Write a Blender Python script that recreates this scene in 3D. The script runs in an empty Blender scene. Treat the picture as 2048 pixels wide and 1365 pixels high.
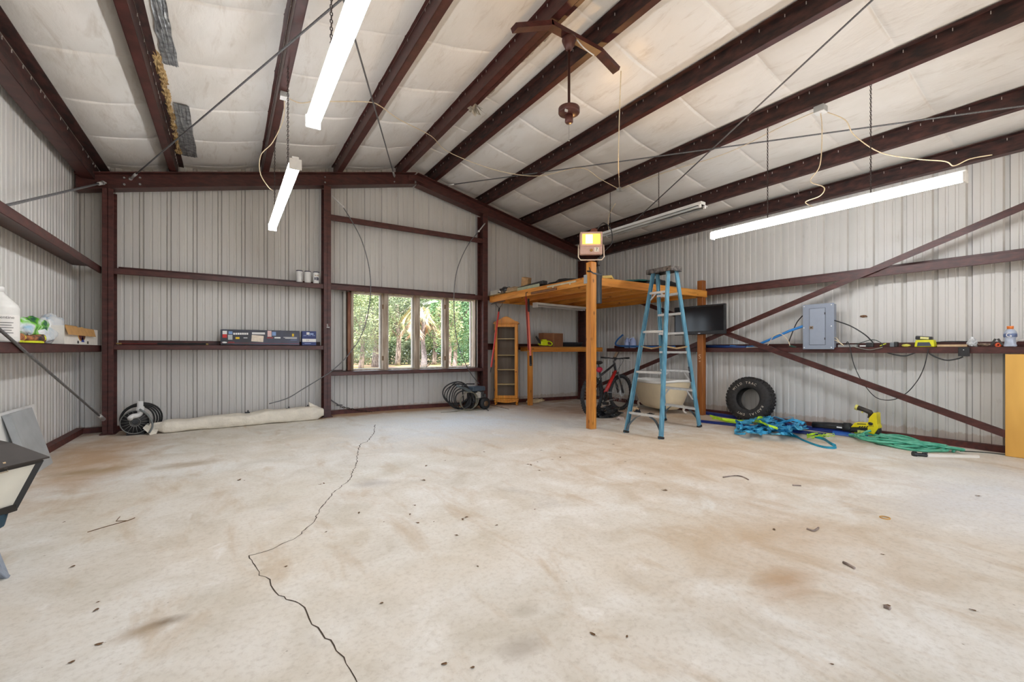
import bpy, bmesh, math, random
from mathutils import Vector, Matrix, noise
R = math.radians
PI = math.pi
rnd = random.Random(11)
S = bpy.context.scene
COL = S.collection

# ------------------------------------------------------------------ survey: turns a bearing seen in the photograph into a point on a real plane
F, TH, CU, CV, EYE = 871.0, R(33.1), 1024.0, 700.0, 1.24
SN, CS = math.sin(TH), math.cos(TH)
def ray(u, v):
    r = (u - CU) / F
    return Vector((r * CS + SN, -r * SN + CS, -(v - CV) / F))
O = Vector((0, 0, EYE))
def PX(u, v, X): d = ray(u, v); return O + d * (X / d.x)
def PY(u, v, Y): d = ray(u, v); return O + d * (Y / d.y)
def PZ(u, v, z): d = ray(u, v); return O + d * ((z - EYE) / d.z)
def PD(u, v, fw): return O + ray(u, v) * fw
SLOPE = 0.0165
def fz(x): return -SLOPE * max(0.0, x - 3.0)
def FL(u, v, dz=0.0):
    p = PZ(u, v, dz)
    for _ in range(6): p = PZ(u, v, fz(p.x) + dz)
    return p
XL, XR, YG, YR, XA, ZA, SL = -1.88, 8.45, 8.92, 8.53, 3.25, 4.89, 0.221
YB = -4.0
def zr(x): return ZA - SL * abs(x - XA)            # underside of the purlins
def RP(u, v, off=0.0):                             # point on the roof plane
    d = ray(u, v); best = None
    for s in (SL, -SL):                            # left slope rises to the right, right slope falls
        den = d.z - s * d.x
        if abs(den) < 1e-6: continue
        t = (ZA - s * XA + off - EYE) / den
        p = O + d * t
        if t > 0 and ((s > 0) == (p.x <= XA)): best = p
    return best

# ------------------------------------------------------------------ materials
def nt(name):
    m = bpy.data.materials.new(name); m.use_nodes = True
    n = m.node_tree; b = n.nodes['Principled BSDF']; return m, n, b
def ramp(n, fac, stops):
    r = n.nodes.new('ShaderNodeValToRGB'); n.links.new(fac, r.inputs[0])
    e = r.color_ramp.elements
    while len(e) < len(stops): e.new(0.5)
    for k, (p, c) in enumerate(stops): e[k].position = p; e[k].color = (c[0], c[1], c[2], 1) if not isinstance(c, (int, float)) else (c, c, c, 1)
    return r.outputs[0]
def noi(n, scale, detail=4, rough=.55, stretch=(1, 1, 1), off=(0, 0, 0), dist=0):
    tc = n.nodes.new('ShaderNodeTexCoord'); mp = n.nodes.new('ShaderNodeMapping')
    mp.inputs['Scale'].default_value = stretch; mp.inputs['Location'].default_value = off
    n.links.new(tc.outputs['Object'], mp.inputs[0])
    t = n.nodes.new('ShaderNodeTexNoise'); t.inputs['Scale'].default_value = scale
    t.inputs['Detail'].default_value = detail; t.inputs['Roughness'].default_value = rough; t.inputs['Distortion'].default_value = dist
    n.links.new(mp.outputs[0], t.inputs['Vector']); return t.outputs['Fac']
def mixc(n, fac, a, b, mode='MIX'):
    x = n.nodes.new('ShaderNodeMix'); x.data_type = 'RGBA'; x.blend_type = mode
    if isinstance(fac, (int, float)): x.inputs[0].default_value = fac
    else: n.links.new(fac, x.inputs[0])
    for i, c in ((6, a), (7, b)):
        if isinstance(c, tuple): x.inputs[i].default_value = (c[0], c[1], c[2], 1)
        else: n.links.new(c, x.inputs[i])
    return x.outputs[2]
def bump(n, b, h, dist=.01, strength=.6):
    q = n.nodes.new('ShaderNodeBump'); q.inputs['Strength'].default_value = strength; q.inputs['Distance'].default_value = dist
    n.links.new(h, q.inputs['Height']); n.links.new(q.outputs[0], b.inputs['Normal'])
MC = {}
def mat(name, c, rough=.5, metal=0., var=.12, scale=9, c2=None, stretch=(1, 1, 1), bmp=0., th=(.35, .68)):
    if name in MC: return MC[name]
    m, n, b = nt(name)
    f = noi(n, scale, stretch=stretch)
    lo = tuple(max(0, x * (1 - var)) for x in c); hi = c2 or tuple(min(1, x * (1 + var)) for x in c)
    n.links.new(ramp(n, f, [(th[0], lo), (th[1], hi)]), b.inputs['Base Color'])
    b.inputs['Roughness'].default_value = rough; b.inputs['Metallic'].default_value = metal
    if bmp: bump(n, b, f, bmp)
    MC[name] = m; return m
def emit(name, c, s, base=.8):
    m, n, b = nt(name); b.inputs['Base Color'].default_value = (base, base, base, 1)
    b.inputs['Emission Color'].default_value = (*c, 1); b.inputs['Emission Strength'].default_value = s; MC[name] = m; return m
def sr(r, g, b):
    f = lambda x: (x / 255 / 12.92) if x <= 10 else ((x / 255 + .055) / 1.055) ** 2.4
    return (f(r), f(g), f(b))

# ------------------------------------------------------------------ mesh builder
I4 = Matrix.Identity(4)
def TR(loc, rz=0, rx=0, ry=0):
    return Matrix.Translation(Vector(loc)) @ Matrix.Rotation(rz, 4, 'Z') @ Matrix.Rotation(ry, 4, 'Y') @ Matrix.Rotation(rx, 4, 'X')
def frame(p, q, up=(0, 0, 1)):
    p, q = Vector(p), Vector(q); x = (q - p); L = x.length; x.normalize(); up = Vector(up)
    if abs(x.dot(up)) > .999: up = Vector((0, 1, 0))
    y = up.cross(x).normalized(); z = x.cross(y)
    M = Matrix((x, y, z)).transposed().to_4x4(); M.translation = (p + q) / 2
    return M, L
def spline(pts, k=6, closed=False):
    P = [Vector(p) for p in pts]; n = len(P); out = []
    for i in range(n if closed else n - 1):
        g = lambda j: P[j % n] if closed else P[min(max(j, 0), n - 1)]
        a, b, c, d = g(i - 1), g(i), g(i + 1), g(i + 2)
        for s in range(k):
            t = s / k
            out.append(.5 * ((2 * b) + (c - a) * t + (2 * a - 5 * b + 4 * c - d) * t * t + (3 * b - a - 3 * c + d) * t ** 3))
    if not closed: out.append(P[-1])
    return out
_tx = {}
def text_geo(s, size):
    if (s, size) in _tx: return _tx[s, size]
    cu = bpy.data.curves.new('lettering', 'FONT'); cu.body = s; cu.size = size; cu.align_x = 'CENTER'; cu.align_y = 'CENTER'; cu.resolution_u = 3
    ob = bpy.data.objects.new('lettering', cu); COL.objects.link(ob)
    dg = bpy.context.evaluated_depsgraph_get(); me = bpy.data.meshes.new_from_object(ob.evaluated_get(dg))
    r = ([v.co.copy() for v in me.vertices], [list(p.vertices) for p in me.polygons])
    bpy.data.objects.remove(ob); bpy.data.curves.remove(cu); bpy.data.meshes.remove(me)
    _tx[s, size] = r; return r
class MB:
    def __init__(s, M=None): s.b = bmesh.new(); s.M = M or I4
    def add(s, vs, fs, mi=0, M=None, smooth=False):
        T = s.M @ M if M else s.M
        v = [s.b.verts.new(T @ Vector(p)) for p in vs]
        for f in fs:
            try: q = s.b.faces.new([v[i] for i in f]); q.material_index = mi; q.smooth = smooth
            except ValueError: pass
        return s
    def box(s, c, d, mi=0, M=None, top=1., rot=None):
        x, y, z = d[0] / 2, d[1] / 2, d[2] / 2; t = top
        vs = [(-x, -y, -z), (x, -y, -z), (x, y, -z), (-x, y, -z), (-x * t, -y * t, z), (x * t, -y * t, z), (x * t, y * t, z), (-x * t, y * t, z)]
        Q = Matrix.Translation(Vector(c))
        if rot is not None: Q = Q @ rot
        if M: Q = M @ Q
        return s.add(vs, [(0, 3, 2, 1), (4, 5, 6, 7), (0, 1, 5, 4), (1, 2, 6, 5), (2, 3, 7, 6), (3, 0, 4, 7)], mi, Q)
    def bar(s, p, q, w, t, up=(0, 0, 1), mi=0):
        M, L = frame(p, q, up); return s.box((0, 0, 0), (L, w, t), mi, M)
    def tube(s, pts, r, n=8, closed=False, mi=0, rs=None):
        P = [Vector(p) for p in pts]; m = len(P); vs = []; fs = []; prev = None
        for i in range(m):
            a = P[(i - 1) % m] if closed or i else P[i]; c = P[(i + 1) % m] if closed or i < m - 1 else P[i]
            t = (c - a)
            if t.length < 1e-9: t = Vector((0, 0, 1))
            t.normalize()
            if prev is None:
                u = Vector((0, 0, 1)) if abs(t.z) < .9 else Vector((1, 0, 0)); x = t.cross(u).normalized()
            else:
                x = (prev - t * prev.dot(t))
                x = x.normalized() if x.length > 1e-6 else t.orthogonal().normalized()
            prev = x; y = t.cross(x); rr = rs[i] if rs else r
            for k in range(n):
                a_ = 2 * PI * k / n; vs.append(P[i] + x * (rr * math.cos(a_)) + y * (rr * math.sin(a_)))
        for i in range(m if closed else m - 1):
            j = (i + 1) % m
            for k in range(n): l = (k + 1) % n; fs.append((i * n + k, i * n + l, j * n + l, j * n + k))
        if not closed: fs.append(tuple(range(n))[::-1]); fs.append(tuple((m - 1) * n + k for k in range(n)))
        return s.add(vs, fs, mi, smooth=True)
    def strip(s, pts, w, side, mi=0, th=.002):            # flat webbing along a path
        P = [Vector(p) for p in pts]; vs = []; fs = []
        for i, p in enumerate(P):
            sd = side[i] if isinstance(side, list) else side
            sd = Vector(sd).normalized() * (w / 2)
            t = (P[min(i + 1, len(P) - 1)] - P[max(i - 1, 0)]); nn = t.cross(sd); nn = nn.normalized() * th if nn.length > 1e-9 else Vector((0, 0, th))
            vs += [p - sd, p + sd, p + sd + nn, p - sd + nn]
        for i in range(len(P) - 1):
            a = 4 * i; b = a + 4
            for k in range(4): l = (k + 1) % 4; fs.append((a + k, a + l, b + l, b + k))
        fs += [(3, 2, 1, 0), tuple(4 * (len(P) - 1) + k for k in range(4))]
        return s.add(vs, fs, mi, smooth=False)
    def lathe(s, prof, n=20, M=None, mi=0, a0=0, a1=2 * PI, sx=1, sy=1, smooth=True):
        vs = []; fs = []; full = abs(a1 - a0 - 2 * PI) < 1e-6; m = n if full else n + 1
        for r, z in prof:
            for k in range(m):
                a = a0 + (a1 - a0) * k / n; vs.append((r * math.cos(a) * sx, r * math.sin(a) * sy, z))
        for i in range(len(prof) - 1):
            for k in range(n if full else n):
                l = (k + 1) % m; fs.append((i * m + k, i * m + l, (i + 1) * m + l, (i + 1) * m + k))
        if full and prof[0] != prof[-1]:
            if prof[0][0] > 1e-5: fs.append(tuple(range(m))[::-1])
            if prof[-1][0] > 1e-5: fs.append(tuple((len(prof) - 1) * m + k for k in range(m)))
        return s.add(vs, fs, mi, M, smooth)
    def cyl(s, p, q, r, n=14, mi=0, r2=None):
        M, L = frame(p, q); M = M @ Matrix.Rotation(PI / 2, 4, 'Y'); r2 = r if r2 is None else r2
        return s.lathe([(0, -L / 2), (r, -L / 2), (r, -L / 2), (r2, L / 2), (r2, L / 2), (0, L / 2)], n, M, mi)
    def prism(s, pts, d, M=None, mi=0):
        n = len(pts); vs = [(x, y, 0) for x, y in pts] + [(x, y, d) for x, y in pts]
        fs = [tuple(range(n))[::-1], tuple(range(n, 2 * n))] + [(k, (k + 1) % n, n + (k + 1) % n, n + k) for k in range(n)]
        return s.add(vs, fs, mi, M)
    def ball(s, c, r, sc=(1, 1, 1), n=14, mi=0, M=None):
        pr = [(r * math.sin(PI * k / (n // 2)), -r * math.cos(PI * k / (n // 2))) for k in range(n // 2 + 1)]
        Q = Matrix.Translation(Vector(c)) @ Matrix.Diagonal((*sc, 1))
        if M: Q = M @ Q
        pr[0] = (1e-4, pr[0][1]); pr[-1] = (1e-4, pr[-1][1])
        return s.lathe(pr, n, Q, mi)
    def torus(s, c, R_, r, M=None, n=28, m=8, mi=0):
        vs = []; fs = []
        for i in range(n):
            a = 2 * PI * i / n
            for k in range(m):
                b = 2 * PI * k / m; q = R_ + r * math.cos(b); vs.append((q * math.cos(a), q * math.sin(a), r * math.sin(b)))
        for i in range(n):
            for k in range(m): j = (i + 1) % n; l = (k + 1) % m; fs.append((i * m + k, j * m + k, j * m + l, i * m + l))
        Q = Matrix.Translation(Vector(c)); Q = M @ Q if M else Q
        return s.add(vs, fs, mi, Q, True)
    def grid(s, fn, nu, nv, mi=0, smooth=True, wu=False):
        vs = [fn(i / nu, j / nv) for j in range(nv + 1) for i in range(nu + 1)]; w = nu + 1
        fs = [(j * w + i, j * w + i + 1, (j + 1) * w + i + 1, (j + 1) * w + i) for j in range(nv) for i in range(nu)]
        return s.add(vs, fs, mi, None, smooth)
    def blob(s, c, sc, seed=0, amp=.25, fr=2.5, sub=3, mi=0, flat=None, rz=0, smooth=True):
        t = bmesh.new(); bmesh.ops.create_icosphere(t, subdivisions=sub, radius=1)
        vs = []; Q = Matrix.Rotation(rz, 3, 'Z')
        for v in t.verts:
            p = v.co.copy(); k = 1 + amp * noise.noise(p * fr + Vector((seed * 7.3, seed, 0))) + amp * .5 * noise.noise(p * fr * 2.7 + Vector((seed, 3, 0)))
            p = p * k; p = Vector((p.x * sc[0], p.y * sc[1], p.z * sc[2]))
            if flat is not None: p.z = max(p.z, flat)
            vs.append(Vector(c) + Q @ p)
        fs = [tuple(x.index for x in f.verts) for f in t.faces]; t.free()
        return s.add(vs, fs, mi, None, smooth)
    def text(s, body, size, M, mi=0, d=0):
        vs, fs = text_geo(body, size); return s.add(vs, fs, mi, M)
    def build(s, name, mats, parent=None, bev=0, seg=1, loc=None, angle=40):
        if not isinstance(mats, (list, tuple)): mats = [mats]
        me = bpy.data.meshes.new(name)
        off = Vector((0, 0, 0))
        if parent is not None: off = ROOT[parent.name]
        elif loc is not None: off = Vector(loc)
        if off.length: bmesh.ops.translate(s.b, verts=s.b.verts, vec=-off)
        bmesh.ops.recalc_face_normals(s.b, faces=s.b.faces)
        s.b.to_mesh(me); s.b.free()
        for m in mats: me.materials.append(m)
        ob = bpy.data.objects.new(name, me); COL.objects.link(ob)
        if parent is not None: ob.parent = parent
        elif loc is not None: ob.location = off
        ROOT[ob.name] = off
        if bev:
            md = ob.modifiers.new('bevel', 'BEVEL'); md.width = bev; md.segments = seg; md.limit_method = 'ANGLE'; md.angle_limit = R(angle)
        return ob
ROOT = {}
def thing(name, label, cat, loc, group=None):
    o = bpy.data.objects.new(name, None); COL.objects.link(o); o.location = Vector(loc); o.empty_display_size = .05
    ROOT[o.name] = Vector(loc); tag(o, label, cat, group); return o
def tag(o, label, cat, group=None):
    o['label'] = label; o['category'] = cat
    if group: o['group'] = group
    return o
def struct(o): o['kind'] = 'structure'; return o
def dup(o, label=None):
    c = o.copy(); COL.objects.link(c); ROOT[c.name] = ROOT[o.name].copy()
    for ch in list(o.children):
        d = ch.copy(); COL.objects.link(d); d.parent = c
        for g in list(ch.children):
            e = g.copy(); COL.objects.link(e); e.parent = d
    if label: c['label'] = label
    return c

# ------------------------------------------------------------------ palette
STEEL = mat('oxide_red_steel', sr(64, 30, 26), .42, 0, .16, 7, sr(84, 42, 37), (1, 1, 3))
STEELD = mat('oxide_red_steel_weathered', sr(40, 22, 19), .6, 0, .5, 16, sr(76, 42, 36), (1, .35, 1), .004)
TIPS = mat('screw_tip', (.75, .72, .68), .35, .6, .05)
def wood(name, lo, mid_, hi, st, rough=.48):
    m, n, b = nt(name)
    g = noi(n, 26, 5, .6, st, dist=.5); w = noi(n, 5, 4, .6, st, (3, 1, 2), 1.2)
    c = ramp(n, w, [(.3, lo), (.5, mid_), (.72, hi)])
    c = mixc(n, ramp(n, g, [(.46, 0.), (.7, .55)]), c, tuple(x * .45 for x in lo))
    tc = n.nodes.new('ShaderNodeTexCoord'); mp = n.nodes.new('ShaderNodeMapping'); mp.inputs['Scale'].default_value = tuple(max(x, .45) for x in st); n.links.new(tc.outputs['Object'], mp.inputs[0])
    v = n.nodes.new('ShaderNodeTexVoronoi'); v.inputs['Scale'].default_value = 7.5; n.links.new(mp.outputs[0], v.inputs['Vector'])
    c = mixc(n, ramp(n, v.outputs['Distance'], [(.06, .8), (.15, 0.)]), c, tuple(x * .3 for x in lo))
    n.links.new(c, b.inputs['Base Color']); b.inputs['Roughness'].default_value = rough; bump(n, b, g, .002); MC[name] = m; return m
WOOD = wood('amber_lumber', sr(176, 104, 36), sr(204, 134, 52), sr(224, 160, 76), (1, 1, .07))
WOODX = wood('amber_lumber_lengthwise', sr(180, 106, 36), sr(210, 138, 52), sr(228, 164, 78), (.07, 1, 1))
WOODY = wood('amber_lumber_crosswise', sr(176, 100, 34), sr(206, 134, 50), sr(226, 160, 74), (1, .07, 1))
PINE = wood('golden_pine', sr(198, 120, 28), sr(214, 138, 40), sr(230, 158, 58), (1, 1, .08), .35)
PLY = mat('plywood', sr(150, 100, 56), .7, 0, .25, 6, sr(186, 136, 84), (.3, 1, 1))
BLACK = mat('black_rubber', (.015, .015, .016), .6, 0, .3, 20)
BLACKP = mat('black_plastic', (.02, .02, .022), .35, 0, .2, 20)
CABLE = mat('galvanised_wire_rope', sr(112, 112, 114), .45, .4, .3, 80)
CHAIN = mat('dark_chain', sr(70, 60, 58), .5, .6, .3, 60)
WHITEE = mat('white_enamel', (.78, .78, .76), .3, 0, .05, 6)
WHITEP = mat('white_plastic', (.75, .75, .74), .4, 0, .06, 6)
ROMEX = mat('cream_cable_jacket', sr(226, 208, 176), .5, 0, .1, 30)
ALU = mat('aluminium', (.72, .72, .71), .35, .55, .1, 30)
GALV = mat('galvanised_sheet', sr(172, 176, 178), .4, .12, .10, 5)
CARD = mat('brown_cardboard', sr(186, 142, 86), .8, 0, .12, 8)
LEAFG = None
# ================================================================== SETTING
# floor ---------------------------------------------------------------
m, n, b = nt('stained_concrete')
fine = noi(n, 34, 6, .7); mid = noi(n, 2.2, 6, .62, dist=.6); big = noi(n, .42, 4, .6, dist=.4); streak = noi(n, 3.2, 5, .65, (1, .35, 1), (3, 5, 0), .5)
base = ramp(n, mid, [(.3, sr(206, 201, 190)), (.5, sr(224, 221, 214)), (.72, sr(236, 236, 233))])
base = mixc(n, ramp(n, big, [(.42, 0.), (.66, 1.)]), base, mixc(n, .42, base, sr(200, 176, 138)))
base = mixc(n, ramp(n, streak, [(.54, 0.), (.74, .6)]), base, sr(184, 158, 122))
base = mixc(n, ramp(n, noi(n, 1.3, 6, .7, off=(7, 2, 0), dist=.8), [(.6, 0.), (.78, .5)]), base, sr(176, 172, 166))
base = mixc(n, ramp(n, noi(n, 2.6, 5, .6, off=(1, 9, 0), dist=.5), [(.62, 0.), (.72, .6)]), base, sr(244, 242, 239))
tc = n.nodes.new('ShaderNodeTexCoord')
def spot(c, rad, col, amt, soft=.9):
    """a stain, or daylight put into the colour, with its own place on the slab, ragged by noise"""
    global base
    mp = n.nodes.new('ShaderNodeMapping'); mp.inputs['Location'].default_value = (-c[0] / rad[0], -c[1] / rad[1], 0); mp.inputs['Scale'].default_value = (1 / rad[0], 1 / rad[1], 0)
    n.links.new(tc.outputs['Object'], mp.inputs[0])
    g = n.nodes.new('ShaderNodeVectorMath'); g.operation = 'LENGTH'; n.links.new(mp.outputs[0], g.inputs[0])
    a = n.nodes.new('ShaderNodeMath'); a.operation = 'MULTIPLY_ADD'; n.links.new(mid, a.inputs[0]); a.inputs[1].default_value = 1.5; a.inputs[2].default_value = -.75
    d = n.nodes.new('ShaderNodeMath'); d.operation = 'ADD'; n.links.new(g.outputs['Value'], d.inputs[0]); n.links.new(a.outputs[0], d.inputs[1])
    base = mixc(n, ramp(n, d.outputs[0], [(max(0, 1 - soft), amt), (1., 0.)]), base, col)
spot((3.2, 8.72), (6.5, .42), sr(176, 128, 76), .8, .6)      # rust wash along the gable
spot((-1.3, 7.0), (.75, 2.6), sr(186, 142, 92), .7)          # left wall
spot((7.6, 4.4), (2.0, 2.6), sr(194, 156, 114), .6)         # under the right wall
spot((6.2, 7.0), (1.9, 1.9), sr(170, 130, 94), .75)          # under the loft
spot((5.0, 3.0), (2.6, 1.9), sr(204, 176, 142), .55)
spot((3.1, 1.35), (1.3, .8), sr(196, 166, 130), .5)
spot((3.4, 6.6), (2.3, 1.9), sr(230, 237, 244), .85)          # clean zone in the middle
spot((5.7, .7), (1.8, 1.0), sr(224, 228, 234), .8)  # bluish daylight reflection at the front right, painted into the slab colour
spot(FL(285, 1262)[:2], (.13, .1), sr(150, 122, 84), .7)      # oil marks
spot(FL(330, 1245)[:2], (.09, .05), sr(108, 84, 54), .75)
spot(FL(1050, 1220)[:2], (.09, .07), sr(176, 168, 152), .5)
spot(FL(1040, 1300)[:2], (.13, .08), sr(160, 152, 142), .5)
spot(FL(165, 945)[:2], (.5, .2), sr(158, 130, 88), .7)
spot(FL(375, 928)[:2], (.4, .18), sr(158, 136, 104), .7)
spot(FL(1575, 1165)[:2], (.34, .14), sr(176, 140, 100), .7)
spot(FL(745, 968)[:2], (.22, .16), sr(176, 172, 168), .7)
base = mixc(n, ramp(n, fine, [(.32, .3), (.52, 0.)]), base, sr(160, 148, 130))
for sc_, th_, am in ((5.5, .035, .55), (13, .05, .35)):
    v = n.nodes.new('ShaderNodeTexVoronoi'); v.inputs['Scale'].default_value = sc_; n.links.new(tc.outputs['Object'], v.inputs['Vector'])
    base = mixc(n, ramp(n, v.outputs['Distance'], [(th_ * .5, am), (th_, 0.)]), base, sr(112, 92, 70))
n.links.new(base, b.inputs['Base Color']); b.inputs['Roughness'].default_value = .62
bump(n, b, mixc(n, .5, fine, mid), .003, .35)
FLOORM = m
mb = MB()
ys = [YB - 1.5, 0, 3, 6, 9.3]
for x0, x1 in ((-2.1, 3.0), (3.0, 8.62)):
    for y0, y1 in zip(ys, ys[1:]):
        mb.add([(x0, y0, fz(x0)), (x1, y0, fz(x1)), (x1, y1, fz(x1)), (x0, y1, fz(x0))], [(0, 1, 2, 3)])
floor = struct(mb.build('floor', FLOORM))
mb = MB()
def crack(pix, w0, w1):
    P = [FL(*q) for q in pix]; Q = []
    for a, c in zip(P, P[1:]):
        k = max(2, int((c - a).length / .035))
        for i in range(k):
            q = a.lerp(c, i / k); j = .010 if i else 0
            Q.append(q + Vector((rnd.uniform(-j, j), rnd.uniform(-j, j), 0)))
    Q.append(P[-1]); m_ = len(Q); vs = []; fs = []
    for i, q in enumerate(Q):
        t = (Q[min(i + 1, m_ - 1)] - Q[max(i - 1, 0)]); s_ = Vector((-t.y, t.x, 0)); s_ = s_.normalized() if s_.length else Vector((1, 0, 0))
        w = (w0 + (w1 - w0) * i / m_) * rnd.uniform(.4, 1.2) / 2; q = Vector((q.x, q.y, fz(q.x) + .0012)); vs += [q - s_ * w, q + s_ * w]
    for i in range(m_ - 1): fs.append((2 * i, 2 * i + 1, 2 * i + 3, 2 * i + 2))
    mb.add(vs, fs)
crack([(750, 850), (748, 866), (735, 884), (722, 888), (716, 902), (714, 925), (700, 960), (668, 985), (650, 1008), (638, 1022), (628, 1045), (610, 1060), (595, 1074), (545, 1099), (498, 1112)], .012, .006)
crack([(498, 1112), (512, 1135), (518, 1152), (540, 1160), (547, 1180), (572, 1200), (590, 1204), (612, 1222), (618, 1238), (636, 1256), (650, 1278), (668, 1292), (688, 1316), (700, 1340), (716, 1370)], .006, .006)
crk = mb.build('crack', mat('crack_line', sr(70, 58, 48), .9), None); crk.parent = floor

# corrugated metal walls ------------------------------------------------
def wall_mat(name, c, c2):
    m, n, b = nt(name)
    f = noi(n, 1.1, 4, .6, (1, 1, .25)); d = noi(n, 14, 5, .7, (1, 1, .3))
    col = ramp(n, f, [(.3, c), (.7, c2)])
    col = mixc(n, ramp(n, d, [(.62, 0.), (.8, .35)]), col, sr(150, 140, 122))
    tc = n.nodes.new('ShaderNodeTexCoord'); sp = n.nodes.new('ShaderNodeSeparateXYZ'); n.links.new(tc.outputs['Object'], sp.inputs[0])
    a = n.nodes.new('ShaderNodeMath'); a.operation = 'MULTIPLY_ADD'; n.links.new(d, a.inputs[0]); a.inputs[1].default_value = -.16; n.links.new(sp.outputs['Z'], a.inputs[2])
    col = mixc(n, ramp(n, a.outputs[0], [(-.02, .35), (.02, 0.)]), col, sr(148, 104, 58))
    n.links.new(col, b.inputs['Base Color']); b.inputs['Roughness'].default_value = .42; return m
WALLM = wall_mat('wall_panel_paint', sr(198, 196, 192), sr(210, 208, 204))
PER = .341
PROF = [(0, 0), (.003, .06), (.008, .06), (.012, .036), (.052, .036), (.068, 0), (.135, 0), (.140, .011), (.164, .011), (.172, 0), (.236, 0), (.241, .011), (.265, .011), (.273, 0)]
def corr(name, axis, a0, a1, plane, sign, zb, zt, phase, hole=None):
    cuts = []; k0 = math.floor((a0 - phase) / PER) - 1; k1 = math.ceil((a1 - phase) / PER) + 1
    for k in range(k0, k1):
        for s_, d_ in PROF:
            a = phase + k * PER + s_
            if a0 < a < a1: cuts.append((a, d_))
    ext = [a0, a1] + ([hole[0], hole[1]] if hole else []) + ([XA] if axis == 'x' else [])
    cuts.sort()
    def depth(a):
        for (p, d0), (q, d1) in zip(cuts, cuts[1:]):
            if p <= a <= q: return d0 + (d1 - d0) * (a - p) / max(1e-9, q - p)
        return 0
    pts = sorted(set([(round(a, 5), d) for a, d in cuts] + [(round(a, 5), depth(a)) for a in ext]))
    mb = MB()
    def V(a, d, z): return (a, plane + sign * d, z) if axis == 'x' else (plane + sign * d, a, z)
    for (p, d0), (q, d1) in zip(pts, pts[1:]):
        if q - p < 1e-6: continue
        segs = [(zb(p), zt(p), zb(q), zt(q))]
        if hole and p >= hole[0] - 1e-4 and q <= hole[1] + 1e-4:
            segs = [(zb(p), hole[2], zb(q), hole[2]), (hole[3], zt(p), hole[3], zt(q))]
        for zp0, zp1, zq0, zq1 in segs:
            mb.add([V(p, d0, zp0), V(q, d1, zq0), V(q, d1, zq1), V(p, d0, zp1)], [(0, 1, 2, 3)])
    return struct(mb.build(name, WALLM))
WX0, WX1, WZ0, WZ1 = 2.005, 4.765, .79, 2.41
zt = lambda x: zr(x) + .34
corr('wall_back', 'x', XL - .04, XR + .04, YG, 1, lambda x: fz(x) - .02, zt, PY(444.8, 700, YG).x - .07, (WX0, WX1, WZ0, WZ1))
corr('wall_right', 'y', YB, YG + .03, XR, 1, lambda y: fz(XR) - .02, lambda y: zt(XR) + .05, PX(1876.6, 700, XR).y)
corr('wall_left', 'y', YB, YG + .03, XL, -1, lambda y: -.02, lambda y: zt(XL) + .05, PX(108, 700, XL).y)
# front wall behind the viewpoint, with the big open roll-up doorway
mb = MB()
DX0, DX1, DZ = .4, 6.2, 3.35
for x0, x1, z0, z1 in ((XL, DX0, -.02, None), (DX1, XR, -.12, None), (DX0, XA, DZ, None), (XA, DX1, DZ, None)):
    mb.add([(x0, YB, z0), (x1, YB, z0), (x1, YB, zt(x1)), (x0, YB, zt(x0))], [(0, 1, 2, 3)])
struct(mb.build('wall_front', WALLM))

# baseboard angles
BASE = mat('base_angle', sr(78, 34, 30), .55, 0, .25, 14, sr(100, 46, 38))
mb = MB(); mb.box((XL + .045, (YB + YG) / 2, .035), (.09, YG - YB, .09)); struct(mb.build('baseboard_left', BASE))
mb = MB(); mb.box((XR - .045, (YB + YG) / 2, fz(XR) + .04), (.09, YG - YB, .085)); struct(mb.build('baseboard_right', BASE))
mb = MB()
for x0, x1 in ((XL + .09, 3.0), (3.0, XR - .09)):
    mb.add([(x0, YG - .09, fz(x0) - .01), (x1, YG - .09, fz(x1) - .01), (x1, YG, fz(x1) - .01), (x0, YG, fz(x0) - .01), (x0, YG - .09, fz(x0) + .075), (x1, YG - .09, fz(x1) + .075), (x1, YG, fz(x1) + .075), (x0, YG, fz(x0) + .075)],
           [(0, 1, 5, 4), (4, 5, 6, 7), (1, 2, 6, 5), (0, 3, 7, 4), (2, 3, 7, 6), (0, 1, 2, 3)])
struct(mb.build('baseboard_back', BASE))

# insulated ceiling -----------------------------------------------------
m, n, b = nt('vinyl_faced_insulation')
f = noi(n, .8, 5, .6, (1, .5, 1)); d = noi(n, 3.5, 6, .7, (2.2, .5, 1), (4, 1, 0), .6); g = noi(n, 40, 3, .6)
col = ramp(n, f, [(.3, sr(214, 208, 200)), (.6, sr(234, 231, 227)), (.8, sr(240, 239, 237))])
col = mixc(n, ramp(n, d, [(.54, 0.), (.78, .5)]), col, sr(166, 148, 126))
n.links.new(col, b.inputs['Base Color']); b.inputs['Roughness'].default_value = .38
bump(n, b, mixc(n, .5, d, noi(n, 9, 5, .6, (1.6, .7, 1), (9, 4, 0), .8)), .02, .35)
INS = m
XP = [XL - .02, -1.63, -.68, .50, 1.70, 2.92, 3.62, 4.85, 6.07, 7.46, 8.33, XR + .02]
SEAM, SOFF = 1.02, 4.72
def ceil_z(x, y):
    for p, q in zip(XP, XP[1:]):
        if p <= x <= q: break
    t = min(1, max(0, (x - p - .07) / max(.02, q - p - .14))); z = zr(x) + .21
    w = min(1, (q - p) / 1.0)
    d = abs((y - SOFF + SEAM / 2) % SEAM - SEAM / 2)
    pil = math.sin(PI * t) ** .8 * w
    z -= .085 * pil * (1 - .30 * math.exp(-(d / .12) ** 2)) * (.8 + .3 * noise.noise(Vector((x * .9, y * .7, 1))))
    z += .022 * math.exp(-(d / .014) ** 2) * pil
    z += .012 * noise.noise(Vector((x * 2.1, y * 4.2, 3))) * pil + .006 * noise.noise(Vector((x * 5, y * 13, 7))) * pil
    return z
mb = MB()
xs = []
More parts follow.
